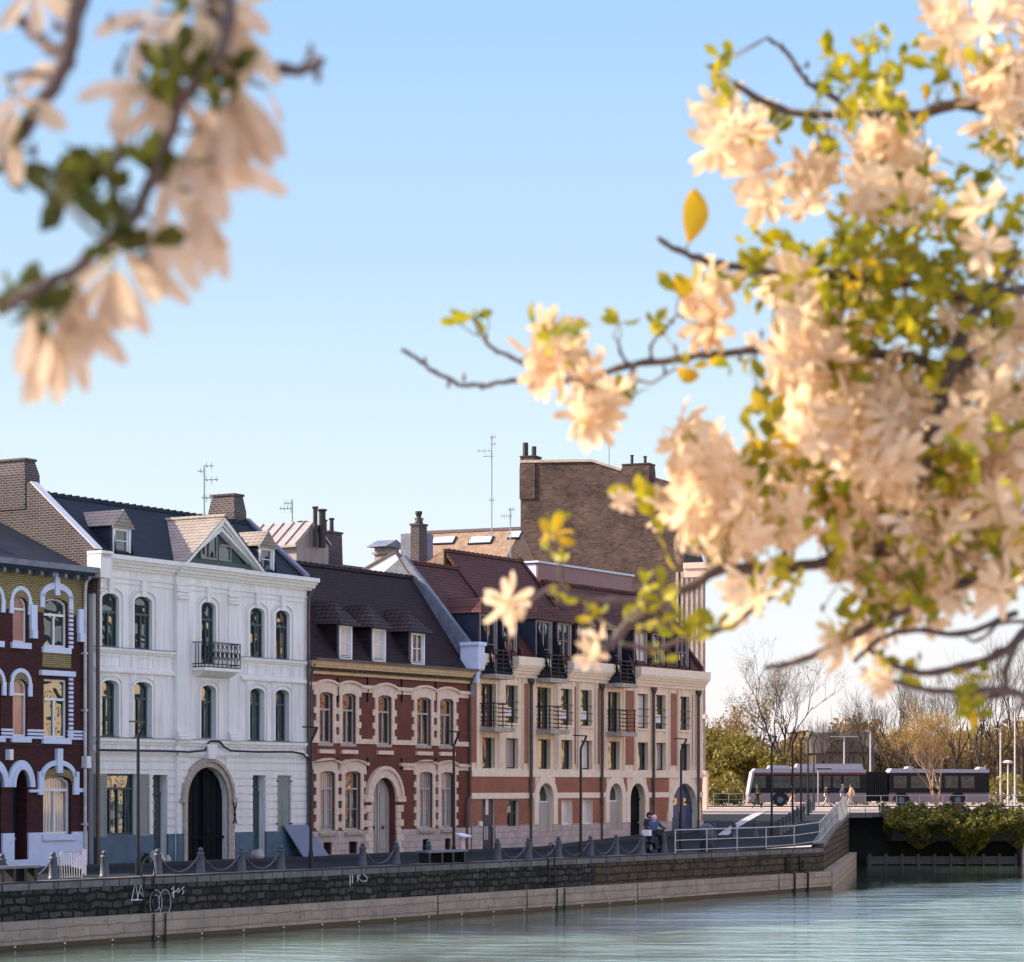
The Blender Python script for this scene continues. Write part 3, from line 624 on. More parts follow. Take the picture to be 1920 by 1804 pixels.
part(H, 'plinth', 'stone', lambda m: strip(m, 0, W, -.3, zpl, .07, holes3))
def st3(m):
    for hs, sl in ((uu, True), (ll, False)):
        z1 = hs[0][3]; zb0 = z1+.02; zb1 = z1+.31
        cut = [[dd[0]-.55, dd[1]+.55, 0, dd[3]+.62]] if not sl else []
        strip(m, 0, W, zb0+.05, zb1-.08, .05, [[q[0]-.2, q[1]+.2, 0, 20] for q in hs]+cut); strip(m, 0, W, zb1-.08, zb1+.06, .13, [[q[0]-.3, q[1]+.3, 0, 20] for q in hs]+([[dd[0]-.3, dd[1]+.3, 0, 20]] if not sl else []))
        for q in hs:     # hump over each window: stone lintel and curved drip mould
            c, hw = (q[0]+q[1])/2, (q[1]-q[0])/2+.2; n = 10
            top = [(c+hw*1.25*(2*i/n-1), zb1-.08+.20*(max(0,1-(2*i/n-1)**2)**.8)) for i in range(n+1)]
            for (a, az), (b, bz) in zip(top, top[1:]):
                lo = lambda x: (arcz(q, min(max(x, q[0]), q[1])) if q[0] <= x <= q[1] else z1-q[4])
                m.add([(a,-.06,lo(a)),(b,-.06,lo(b)),(b,-.06,bz),(a,-.06,az),(a,0,lo(a)),(b,0,lo(b)),(b,0,bz),(a,0,az)], [(0,1,2,3),(3,2,6,7),(1,0,4,5),(0,3,7,4),(1,5,6,2)])
                m.add([(a,-.15,az),(b,-.15,bz),(b,-.15,bz+.09),(a,-.15,az+.09),(a,0,az),(b,0,bz),(b,0,bz+.09),(a,0,az+.09)], [(0,1,2,3),(3,2,6,7),(1,0,4,5),(0,3,7,4),(1,5,6,2)])
            for s in (-1, 1):
                xe = q[0] if s < 0 else q[1]
                m.box(min(xe, xe+s*.2), max(xe, xe+s*.2), -.06, 0, q[2], z1-q[4]); k = 0; z = q[2]+.1
                while z < z1-.4:
                    if k % 2 == 0: m.box(min(xe+s*.2, xe+s*.36), max(xe+s*.2, xe+s*.36), -.06, 0, z, z+.25)
                    z += .27; k += 1
            if sl: m.box(q[0]-.05, q[1]+.05, -.12, 0, q[2]-.42, q[2]-.26)
    zs = uu[0][2]; strip(m, 0, W, zs, zs+.2, .055, [[q[0]-.2, q[1]+.2, 0, 20] for q in uu]); 
part(H, 'stone_trim', 'palestone', st3)
part(H, 'window_sills', 'gatestone', lambda m: [m.box(q[0]-.06, q[1]+.06, -.16, 0, q[2]-.2, q[2]-.08) for q in ll])
def dst(m):
    ring(m, dd[:5], .34, .1, legs=False); ring(m, (dd[0]-.34, dd[1]+.34, 0, dd[3]+.34, dd[4]+.34), .14, .17, legs=False)
    zs = dd[3]-dd[4]
    for s, xe in ((-1, dd[0]), (1, dd[1])):
        m.box(min(xe, xe+s*.6), max(xe, xe+s*.6), -.16, 0, zs-.12, zs+.1); z = .0; k = 0
        while z < zs-.35:
            wd = .32 if k % 2 else .52; m.box(min(xe, xe+s*wd), max(xe, xe+s*wd), -.09, 0, z, z+.28); z += .3; k += 1
part(H, 'door_surround', 'palestone', dst)
def dor(m):
    x0, x1 = dd[0], dd[1]; c = (x0+x1)/2; m.box(x0, x1, .3, .38, 0, dd[3]); m.box(c-.05, c+.05, .24, .3, .05, dd[3]-.1)
    for s in (-1, 1):
        xs = sorted((c+s*.15, c+s*(x1-c-.22))); zs = dd[3]-dd[4]
        m.box(xs[0], xs[0]+.05, .265, .3, .25, zs+.3); m.box(xs[1]-.05, xs[1], .265, .3, .25, zs+.3); m.box(xs[0]+.05, xs[1]-.05, .265, .3, .25, .31); m.box(xs[0]+.05, xs[1]-.05, .265, .3, 1.3, 1.36)
        m.tube([((c+s*.15)*(1-t)+(c+s*(x1-c-.22))*t, .28, zs+.3+.55*cos(t*pi/2)) for t in [k/6 for k in range(7)]], .03, 5)
do = part(H, 'door', 'greydoor', dor)
for x in (-.35, .35): part(H, 'handle', 'pipe', lambda m, x=x: m.ball(((dd[0]+dd[1])/2+x, .25, 1.15), .07), do)
for q in uu: window(H.e, q, .15, 'greydoor', 'glass2', .06, .66, 1, 0, ('gatestone', .02, .12))
for i, q in enumerate(ll): window(H.e, q, .15, 'greydoor', ('curt','glass2','curt','curt')[i], .06, .70, 1, 1, ('gatestone', .02, .1))
for q in bs: part(H, 'cellar_window', 'iron', lambda m, q=q: m.box(q[0], q[1], .15, .2, q[2], q[3]))
part(H, 'cornice', 'gold', lambda m: cornice(m, 0, W-.02, zt-.02, [(.12,.12),(.14,.2),(.1,.27),(.16,.33)], ret=False))
part(H, 'gutter', 'pipe', lambda m: m.box(0, W+.05, -.47, -.2, zt+.5, zt+.6))
part(H, 'drainpipe', 'pipe', lambda m: m.tube([(.08,-.3,zt+.4),(.08,-.1,zt-.1),(.08,-.1,0)], .055, 8)); part(H, 'drainpipe', 'pipe', lambda m: (m.tube([(W-.08,-.3,zt+.4),(W-.08,-.1,zt-.1),(W-.08,-.1,H.z(875,1490)),(W-.35,-.1,H.z(870,1505)),(W-.35,-.1,0)], .055, 8)))
[part(H, 'wall_anchor', 'iron', lambda m: m.box(H.x(p)-.02, H.x(p)+.02, -.08, 0, H.z(p, q)-.25, H.z(p, q)+.25)) for p in (632,688,752,816) for q in (1282,1305,1432)]
part(H, 'cable', 'iron', lambda m: m.tube([(H.x(p), -.2, H.z(p, q)) for p, q in ((580,1430),(630,1424),(660,1422),(700,1430),(760,1429),(800,1428),(840,1424),(876,1434))], .02, 4))
zE3 = zt+.52; dR3, zR3 = H.yz(771, 1082, W)
rk3 = (zR3-zE3)/dR3
gable_roof(H.e, 'roof', M['tile'], W, zE3, zR3, dR3, 8, .2, zb=zR3-3)
for i, (pa, pb, pt, pb2) in enumerate(((636,660,1170,1238),(698,723,1176,1243),(771,796,1184,1248))):
    yf = .12; a, zt_ = H.xz(pa, pt, yf); b, zb_ = H.xz(pb, pb2, yf)
    dormer(H, a, b, zE3+.12, zt_, 0, yf, 'tile', 'dtile', .85, .26, rk3, zE3, ('blind','blind','glass2')[i], 'whitewood', rise=1.0, mull=1 if i == 2 else 0, bars=1)
part(H, 'cornice_end', 'bluewhite', lambda m: m.box(W-.02, W+.22, -.4, .3, zt+.02, zt+.9))
# ---- house 4: modern terrace of brick and cream render
H = H4 = House('brick_and_cream_house', 883, 1317, 'long four storey brick and cream terrace with black balconies and arched ground floor doors', 'house')
W = H.W
zc0 = H.z(885, 1264); zc1 = H.z(885, 1226)
bal = [(902,930,899,958),(1007,1033,1006,1061),(1139.6,1163,1138,1188)]
sec = [H.h(a, b, 1282+(a-900)*.064, 1368, 0, .27) for a, b, _, _ in bal]
secw = [H.h(a, b, 1284+(a-948)*.07, 1357+(a-948)*.035, 0, .27) for a, b in ((948.5,971),(1051.7,1073),(1089,1109.5),(1195.5,1215),(1229.5,1248),(1275.5,1293))]
lvl(sec); lvl(secw)
fst = [H.h(a, b, 1389, 1443, 0, .27) for a, b in ((904.7,928),(949,972),(1010,1032),(1052.5,1073.5),(1089,1110.5),(1141,1162),(1196,1215.5),(1230.5,1248.5),(1276,1294))]
for i, q in enumerate(fst):
    c = 916+i*46.5; 
lvl(fst)
gd = [H.h(903,927,1498,1587,0,.15), H.h(950,973,1500,1548,0,.25), H.h(1008,1036,1468,1561,0,.32), H.h(1052,1073.5,1500,1547,0,.25), H.h(1091,1111.5,1500,1547,0,.25), H.h(1141,1165,1469,1555,0,.32), H.h(1180,1208,1469,1573,0,.32), H.h(1258,1306,1469,1590,0,.32)]
lvl([gd[1], gd[3], gd[4]])
zr = sum(gd[i][3] for i in (2,5,6,7))/4
for i in (2,5,6,7): gd[i][3] = zr; gd[i][4] = min((gd[i][1]-gd[i][0])/2, 1.6)*1.0
for i in (2,5): gd[i][2] = .75
for i, z in ((0, 0), (6, .0), (7, .1)): gd[i][2] = z
for i in (2,5,6):
    c = gd[i]; c[4] = (c[1]-c[0])/2
holes4 = sec+secw+fst+gd
make_wall(H, zc0+.3, holes4, 'cream', 10)
zb1, zb2 = H.z(884, 1456), H.z(884, 1487)      # upper brick band of the ground storey
zb3, zb4 = H.z(884, 1498), H.z(884, 1549)
zpl = zb4
arch_cut = [[q[0]-.45, q[1]+.45, -1, q[3]-q[4]+.01] for q in (gd[2], gd[5], gd[6], gd[7])]+[[q[0]-.25, q[1]+.25, q[3]-q[4], q[3]+.3] for q in (gd[2], gd[5], gd[6], gd[7])]
part(H, 'upper_brick_band', 'orbrick', lambda m: strip(m, 0, W-.05, zb2, zb1, .02, arch_cut)); part(H, 'lower_brick_band', 'orbrick', lambda m: strip(m, 0, W-.05, zb4, zb3, .02, [gd[0], gd[1], gd[3], gd[4]]+arch_cut))
part(H, 'plinth', 'stone', lambda m: strip(m, 0, W, -.3, zpl, .06, holes4))
def tr4(m):
    strip(m, 0, W, zb1+.0, H.z(884,1442), .06, []); strip(m, 0, W, zb3, zb2, .05, arch_cut)
    for q in (gd[2], gd[5], gd[6], gd[7]): ring(m, q[:5], .38, .07, lo=zpl)
    for q in sec+secw+fst: m.box(q[0]-.1, q[1]+.1, -.07, 0, q[2]-.09, q[2])
    for q in sec+secw+fst:
        for x in (q[0]-.42, q[1]+.30): m.box(x, x+.12, -.05, 0, fst[0][2]-.05, zc0)
    for q in secw: ring(m, (q[0], q[1], q[2], q[3]+.62, .5), .03, .03, legs=False)
    for q in sec: m.box(q[0]-.12, q[1]+.12, -.06, 0, q[3], q[3]+.12)
part(H, 'render_trim', 'creamtrim', tr4)
if 1:
    zlo, zhi = fst[0][2]+.25, zc0-.25
    for a, b in ((884,896),(935,943),(978,990),(994,1001),(1039,1046),(1077,1084),(1115,1123.5),(1127.5,1134),(1168,1190),(1220,1221),(1253.5,1270.5),(1297.5,1303)): part(H, 'brick_panel', 'orbrick', lambda m: strip(m, H.x(a), H.x(b), zlo, zhi, .02))
# cornice broken by the attic balconies
segs = [(0, H.x(911)), (H.x(957), H.x(1017)), (H.x(1060), H.x(1148)), (H.x(1187), W+.05)]
for a, b in segs: part(H, 'cornice', 'creamtrim', lambda m: cornice(m, a, b, zc0, [(.16,.1),(.14,.2),(.12,.3),(.1,.4),(.4,.46)], ret=False))
part(H, 'party_wall_end', 'bluewhite', lambda m: (m.box(-.22, .35, -.5, .4, zc0+.2, zc1+.35), m.box(-.3, .4, -.58, .4, zc1+.35, zc1+.5)))
def rails(m, x0, x1, z0, z1, y0=-.75, n=6):
    for k in range(n):
        z = z0+.1+(z1-z0-.1)*k/(n-1); t = .05 if k == n-1 else .028
        m.bar((x0, y0, z), (x1+.1, y0, z), t); m.bar((x0, y0, z), (x0, -.05, z), t); m.bar((x1, y0-.08, z), (x1, -.05, z), t)
    for x in (x0, (x0+x1)/2, x1): m.bar((x, y0, z0), (x, y0, z1+.05), .04)
for (a, b, c, d), q in zip(bal, sec):
    x0, x1 = H.x(c, -.7)+.55, H.x(d, -.7)+.0
    x0, x1 = q[0]-.15, H.x(d, -.7)
    for zz in (q[2]-.02, zc0+.02):
        o = part(H, 'balcony', 'gatestone', lambda m: m.box(x0-.05, x1+.12, -.85, 0, zz-.2, zz))
        part(H, 'railing', 'iron', lambda m: rails(m, x0, x1, zz, zz+1.05), o)
for i, q in enumerate(sec): window(H.e, q, .25, 'navy', 'glass2', .07, .999, 1)
for i, q in enumerate(secw):
    window(H.e, q, .25, 'navy', 'blind' if i == 3 else 'glass', .06, .999, 0)
    o = part(H, 'window_rail', 'iron', lambda m, q=q: [m.bar((q[0], -.04, q[2]+z), (q[1]+.02, -.04, q[2]+z), .035) for z in (.25,.6,.95)])
    if i in (0, 1, 2, 4): part(H, 'air_vent', 'whitewood', lambda m, q=q: m.box(q[0]+.08, q[1]-.3, .12, .2, q[2]+.32, q[2]+.72))
for i, q in enumerate(fst): window(H.e, q, .25, 'navy', ('glass','curt','glass','glass2','blind','glass','glass2','curt','glass')[i], .06, .999, 0)
window(H.e, gd[1], .22, 'navy', 'glass', .06, .5, 1); window(H.e, gd[3], .2, 'whitewood', 'blind', .07, .999, 0, 0, ('gatestone', .04, .1)); window(H.e, gd[4], .2, 'whitewood', 'blind', .07, .999, 0, 0, ('gatestone', .04, .1))
for q in (gd[2], gd[5]): window(H.e, q, .3, 'whitewood', 'glass', .06, .62, 0, 0, ('gatestone', .0, .12)); part(H, 'roller_shutter', 'greydoor', lambda m, q=q: m.box(q[0]+.05, q[1]-.05, .18, .22, q[2]+.02, q[2]+(q[3]-q[2])*.6))
def door(q, mat, y, arch=False, leaves=1, glz=True):
    def f(m):
        m.box(q[0], q[1], y, y+.06, q[2], q[3])
        for k in range(leaves):
            a = q[0]+(q[1]-q[0])*k/leaves; b = q[0]+(q[1]-q[0])*(k+1)/leaves
            for z0, z1 in ((.12, 1.0), (1.12, 2.0)): m.box(a+.12, b-.12, y-.03, y, q[2]+z0, q[2]+z1)
            m.box(b-.02, b+.02, y-.04, y, q[2], q[3]-q[4]) if k < leaves-1 else None
        if q[4] > .1: m.box(q[0], q[1], y-.05, y, q[3]-q[4]-.06, q[3]-q[4]+.04)
    o = part(H, 'door', mat, f); part(H, 'handle', 'steel', lambda m: m.ball((q[1]-.2 if leaves == 1 else (q[0]+q[1])/2+.12, y-.07, q[2]+1.08), .05), o); return o
door(gd[6], 'blackdoor', .28, True); o = door(gd[7], 'bluedoor', .26, True, 2)
part(H, 'pane', 'glass', lambda m: [m.box(a, b, .215, .23, c, d) for a, b, c, d in ((gd[7][0]+.35, (gd[7][0]+gd[7][1])/2-.35, gd[7][3]-gd[7][4]+.3, gd[7][3]-.75), ((gd[7][0]+gd[7][1])/2+.35, gd[7][1]-.35, gd[7][3]-gd[7][4]+.3, gd[7][3]-.75))], o)
part(H, 'notice', 'paper', lambda m: m.box(gd[7][0]+.3, gd[7][0]+.62, .205, .229, 1.3, 1.95), o)
o = door(gd[0], 'navy', .08)
part(H, 'pane', 'blind', lambda m: (m.box(gd[0][0]+.38, gd[0][0]+.62, .03, .05, 1.6, 2.4),), o); part(H, 'vent_grille', 'greydoor', lambda m: [m.box(gd[0][0]+.25+k*.13, gd[0][0]+.34+k*.13, .03, .05, .5, 1.1) for k in range(3)], o)
for p in (992, 1125, 1222, 1306): part(H, 'drainpipe', 'pipe', lambda m, p=p: (m.tube([(H.x(p), -.12, zc0-.05), (H.x(p), -.12, 2.0)], .075, 8), m.lathe([(.07,0),(.16,.2),(.16,.32)], (H.x(p), -.14, zc0-.35), 8), m.tube([(H.x(p), -.12, 2.0), (H.x(p), -.12, -.1)], .05, 8)))
part(H, 'meter_box', 'whitewood', lambda m: m.box(H.x(895), H.x(901), -.12, 0, H.z(898,1549), H.z(898,1540)))
# roof of house 4 in three lengths, parted by raised walls
zE4 = zc1+.1
X1, X2 = H.x(934, 3), H.x(1020, 3)
d1_, z1_ = H.yz(759, 1052, 0); x1_ = FL.T(859, d1_)-H.t0
d2_, z2_ = H.yz(833, 1031, x1_); x2_ = FL.T(979, d2_)-H.t0
for i, (a, b, prr, zr_) in enumerate(((0, x1_, d1_, z1_), (x1_, x2_, d2_, z2_), (x2_, W, 3.1, z1_-.1))):
    gable_roof(H.e, 'roof', M['tile2'], b-.02, zE4, zr_, prr, 9, .05, x0=a, zb=zr_-2.2)
    part(H, 'parapet', 'tile2', lambda m: m.prism([(-.05, zE4), (prr, zr_+.02), (prr+.1, zr_+.2), (-.05, zE4+.22)], 'x', b-.22, b+.02))
part(H, 'party_wall', 'lead', lambda m: m.prism([(-.1, zE4-2), (-.1, zE4+.25), (d1_, z1_+.25), (8.5, zE4+1), (8.5, zE4-2)], 'x', -.12, .16))
ya, za_ = H.yz(770, 1083, -.1); yb_, zb_ = H.yz(741, 1037, -.1); yc_, zc_ = H.yz(668, 1078, -.1)
part(H, 'rear_gable', 'whitetrim', lambda m: m.prism([(ya, za_-1), (ya, za_), (yb_, zb_), (yc_, zc_), (yc_, za_-1)], 'x', -.1, .1))
part(H, 'rear_gable_coping', 'pipe', lambda m: (m.prism([(ya, za_), (yb_, zb_), (yb_, zb_+.12), (ya, za_+.12)], 'x', -.14, .14), m.prism([(yb_, zb_), (yc_, zc_), (yc_, zc_+.12), (yb_, zb_+.12)], 'x', -.14, .14)))
ya, za_ = H.yz(795, 1060, x1_)
part(H, 'rear_gable', 'browntile', lambda m: m.prism([(d2_, z2_), (ya, za_), (ya, za_-2), (d2_, za_-2)], 'x', x1_-.05, x1_+4))
rk4 = (z1_-zE4)/d1_
att = [(q[0]-.1, q[1]+.1, zc0+.02) for q in sec]+[(q[0]-.1, q[1]+.1, zc1+.1) for q in secw]
for i, (a, b, zb_) in enumerate(att):
    zt_ = zE4+1.75; yf = .0 if i < 3 else .12
    dormer(H, a, b, zb_, zt_, 0, yf, 'navy' if i < 3 else 'tile', 'tile2', .5, .12, rk4, zE4, ('glass2' if i != 6 else 'blind'), 'dormerframe', rise=.75, mull=1, bars=1)
# ---- tall brick building behind the terrace
TL = Line(px2(1283, 1475, 176).x, 176.0, .40, .9165)
tb = empty('tall_brick_building', TL.P(0, 0, 0), TL.rz, 'tall brown brick building with blank side wall rising behind the terrace', 'building')
def tp(px, py, t=0): d = TL.D(px, t); return d, TL.Z(py, t, d)
TF = 1.5; TW = TL.T(1331, -TF-.25)
class HX: e = tb
pts = [tp(976,868), tp(1110,866), tp(1166,884), tp(1218,892), tp(1262,905), tp(1283,985)]
dl_, zl_ = pts[0]
def tw(m):
    P = [(d, z) for d, z in pts[::-1]]+[(dl_, -.5), (0, -.5)]
    m.prism(P, 'x', 0, TW-.1)
part(HX, 'wall', 'brownbrick', tw)
part(HX, 'coping', 'gatestone', lambda m: [m.prism([pts[i], pts[i+1], (pts[i+1][0], pts[i+1][1]+.18), (pts[i][0], pts[i][1]+.18)], 'x', -.12, TW) for i in range(2)])
zt_t = TL.Z(985, 0, 0)
part(HX, 'stone_front', 'gatestone', lambda m: (m.box(.0, TW-.2, -TF, -.002, -.5, zt_t-3), [m.box(-.1, .0, -TF+.1+k*.36, -TF+.28+k*.36, 3, zt_t-3.2) for k in range(6)], [m.box(k*1.0+.1, k*1.0+.5, -TF-.2, -TF, 4, zt_t-3.2) for k in range(int(TW))]))
part(HX, 'front_cornice', 'palestone', lambda m: (m.box(-.25, TW, -TF-.5, -.004, zt_t-3, zt_t-2.6), m.box(-.15, TW, -TF-.45, -.006, zt_t-3.6, zt_t-3), m.box(-.2, TW, -TF-.1, -.005, TL.Z(1348,0), TL.Z(1340,0)), m.box(-.2, TW, -TF-.1, -.005, TL.Z(1452,0), TL.Z(1445,0)), m.box(-.1, TW, -TF-.15, -.008, -.5, TL.Z(1452,0))))
part(HX, 'mansard', 'slate', lambda m: m.prism([(-TF+.1, zt_t-2.6), (-.5, zt_t+.2), (-.02, zt_t+.2), (-.02, zt_t-2.6)], 'x', .02, TW-.3))
for z in (4.2, 8.2, 12.0): [part(HX, 'window', 'glass', lambda m: m.box(1.2+k*2.4, 2.1+k*2.4, -TF-.06, -TF+.1, z, z+2.2)) for k in range(max(0, int((TW-1.6)/2.4)))]
for (a, b, top, n) in ((975, 1004, 856, 0), (1166, 1218, 870, 2)):
    d0_, d1_ = sorted((tp(a, 900)[0], tp(b, 900)[0])); chimney(tb, -.1, 1.2, d0_, d1_, min(pts[1][1], pts[3][1])-1.2, tp(b, top)[1], M['brownbrick'], n, .05)
for p, q, r in ((981,829,.2),(997,836,.17)): part(HX, 'roof_flue', 'chim', lambda m: m.tube([(.4, tp(p, 860)[0], tp(p, 862)[1]), (.4, tp(p, 860)[0], tp(p, q)[1])], r, 10))
# ---- roofs and blocks behind the row (all parallel to the row)
class Blk(House):
    pass
def block(name, pa, pb, d, label, cat='building'):
    b = Blk(name, pa, pb, label, cat, d0=d); return b
B = block('zinc_roofed_extension', 488, 616, 9.0, 'pale zinc clad rooftop block with standing seam roof behind the white house')
xe_, xr_ = B.x(556), B.x(588); zw = B.z(556, 1022); zrr = B.z(588, 984); zv = B.z(616, 1024)
part(B, 'wall', 'zincwall', lambda m: m.prism([(xe_, 0), (xe_, zw), (xr_, zrr), (B.W, zv), (B.W, 0)], 'y', 0, 9))
def seam(m):
    m.prism([(xe_-.2, zw-.1), (xr_, zrr+.05), (xr_, zrr+.15), (xe_-.2, zw)], 'y', -.1, 9); m.prism([(B.W+.1, zv), (xr_, zrr+.05), (xr_, zrr+.15), (B.W+.1, zv+.1)], 'y', -.1, 9)
    for k in range(16): m.prism([(xe_-.2, zw), (xr_, zrr+.15), (xr_, zrr+.23), (xe_-.2, zw+.08)], 'y', k*.58-.08, k*.58-.03)
part(B, 'roof', 'zinc', seam)
for p, top, r in ((568,966,.2),(591,952,.11),(604,957,.17)):
    part(B, 'flue', 'chim', lambda m: m.lathe([(r,0),(r,.95*(B.z(p,top)-zw)+0),(r*1.4,.96*(B.z(p,top)-zw)),(r*1.4,(B.z(p,top)-zw)),(r*.5,(B.z(p,top)-zw))], (B.x(p, -.25 if p > 580 else 1.6), -.25 if p > 580 else 1.6, zw), 10))
B = block('brick_chimney_stack', 616, 644, 9.5, 'sooty brick chimney stack between the zinc block and the cupola', 'chimney')
chimney(B.e, 0, B.W, 0, .9, 6, B.z(630, 1000), M['greybrick'], 2, .05, 'stack')
B = block('slate_roofed_house', 614, 735, 10.5, 'dark slate roof just showing above the dormered red brick house')
zz = B.z(700, 1052); part(B, 'wall', 'greybrick', lambda m: m.box(0, B.W+1, 0, 6, 0, zz-1.2)); part(B, 'roof', 'slate', lambda m: m.prism([(-.2, zz-1.3), (2.4, zz), (6.2, zz-1.5)], 'x', -.1, B.W+1))
B = block('cupola', 724, 748, 12, 'small pale roof lantern with pedimented top above the slate roof', 'lantern')
zz0, zz1, zz2 = B.z(727,1046), B.z(727,1026), B.z(727,1011)
part(B, 'body', 'zincwall', lambda m: (m.box(0, B.W, 0, .7, 4, zz1), m.box(-.1, B.W+.1, -.1, .8, zz1-.35, zz1-.25))); part(B, 'roof', 'lead', lambda m: m.prism([(-.4, zz1), (B.W+.4, zz1), (B.W/2, zz2)], 'y', -.25, .95))
part(B, 'louvre', 'iron', lambda m: m.box(.15, B.W-.15, -.02, 0, zz0-.2, zz0+.3))
SL = Line(px2(974, 1475, 160).x, 160.0, .40, .9165); dq = SL.D(790, 0); zq = SL.Z(990, 0, 0)
class HS: e = empty('skylit_roof_house', SL.P(0, 0, 0), SL.rz, 'brown tiled roof with two skylights in front of the tall brick building', 'house')
part(HS, 'wall', 'cream', lambda m: m.box(-3.9, 4, 0, dq, 0, zq-3.7)); part(HS, 'roof', 'browntile', lambda m: m.prism([(-4, zq-3.6), (0, zq), (4, zq-3.6)], 'y', -.1, dq+.2))
part(HS, 'ridge', 'pipe', lambda m: m.prism([(-.2, zq-.12), (0, zq+.08), (.2, zq-.12)], 'y', -.12, dq+.2))
for p, q in ((832,1015),(902,1013),(966,1004)):
    for it in range(40):      # meet the sloping roof
        t_ = -it*.1; d_ = SL.D(p, t_)
        if SL.Z(q, t_, d_) > zq+t_*.9: break
    w_ = .72 if p < 950 else .35
    part(HS, 'skylight', 'bluewhite', lambda m: (m.obox((t_-.03, d_, zq+t_*.9+.06), (.22,0,.2), (0,w_,0), (-.04,0,.045))))
    part(HS, 'skylight_frame', 'iron', lambda m: (m.obox((t_, d_, zq+t_*.9+.02), (.28,0,.255), (0,w_+.08,0), (-.04,0,.045))))
B = block('tall_chimney_stack', 786, 802, 9.5, 'dark chimney stack with tapering clay pot left of the skylights', 'chimney')
zc_ = B.z(785, 984); chimney(B.e, 0, B.W, 0, .55, 4, zc_, M['greybrick'], 0, .03, 'stack')
part(B, 'chimney_pot', 'chim', lambda m: m.lathe([(.24,0),(.12,.4),(.18,.55),(.18,.66)], (B.W*.5, .28, zc_+.05), 10))
part(B, 'side_stack', 'lead', lambda m: (m.box(B.W, B.W+1.1, .4, 1.6, 5, B.z(815,1000)), m.lathe([(.22,0),(.2,.7),(.26,.8)], (B.W+.75, 1, B.z(815,1000)), 10)))
B = block('mauve_rooftop_block', 1008, 1185, 7.5, 'flat topped mauve and pale rooftop block behind the terrace roof')
zz = B.z(1150, 1076); part(B, 'wall', plain('mauve_cladding', (.26,.15,.15), .6, var=.12), lambda m: m.box(0, B.W, 0, .1, 5, zz)); part(B, 'end_wall', 'bluewhite', lambda m: m.box(0, B.W+.02, .101, 5, 5, zz-.05)); part(B, 'roof_edge', 'bluewhite', lambda m: m.box(-.1, B.W+.15, -.1, 5.1, zz, zz+.1))
B = block('grey_rooftop_block', 990, 1071, 9.5, 'low pale grey roof box at the foot of the tall brick wall')
zz = B.z(1030, 1059); part(B, 'wall', 'lead', lambda m: m.box(0, B.W*.72, 0, 3, 5, zz)); part(B, 'end_wall', 'bluewhite', lambda m: m.box(B.W*.72, B.W, .05, 3, 5, zz-.1))
# ---- aerials on the roofs
def aerial(px, pyb, pyt, d, arms, label):
    t = FL.T(px, d); zb_, zt_ = FL.Z(pyb, t, d), FL.Z(pyt, t, d); s = FL.Y(t, d)/F
    o = empty('roof_aerial', FL.P(t, d, zb_-.5), 0, label, 'aerial', 'aerials on the roofs')
    m = MB(); m.tube([(0,0,0),(0,0,zt_-zb_+.5)], .035, 6); m.build('mast', M['steel'], o)
    m = MB()
    for z, a, b, el in arms:
        zz = (FL.Z(z, t, d)-zb_)+.5; m.bar((a*s,0,zz),(b*s,0,zz+.02),.03)
        for k in range(el): x = (a+(b-a)*(k+.5)/el)*s; m.bar((x,-.35,zz),(x,.35,zz+.0),.018); m.bar((x,0,zz-.12*((k % 2)+.5)),(x,0,zz+.15),.018)
    m.build('antenna_rods', M['steel'], o)
aerial(383, 968, 873, 3.0, ((874,0,18,2),(884,-13,0,1),(900,0,27,3),(934,-4,18,4)), 'tall roof aerial on the ridge of the white house')
aerial(548, 992, 936, 11, ((944,-16,0,3),(954,-24,0,4)), 'small aerial above the pale zinc block')
aerial(922, 992, 818, 14, ((820,-3,8,3),(833,-2,8,2),(846,-28,0,3),(856,-16,4,2),(938,-6,6,2)), 'tallest aerial mast, left of the tall brick building')
aerial(957, 1060, 953, 12, ((956,-4,8,4),(968,-18,4,5)), 'short aerial touching the left edge of the tall brick wall')
aerial(1142, 875, 812, 30, ((830,-3,3,1),), 'thin mast on top of the tall brick building')
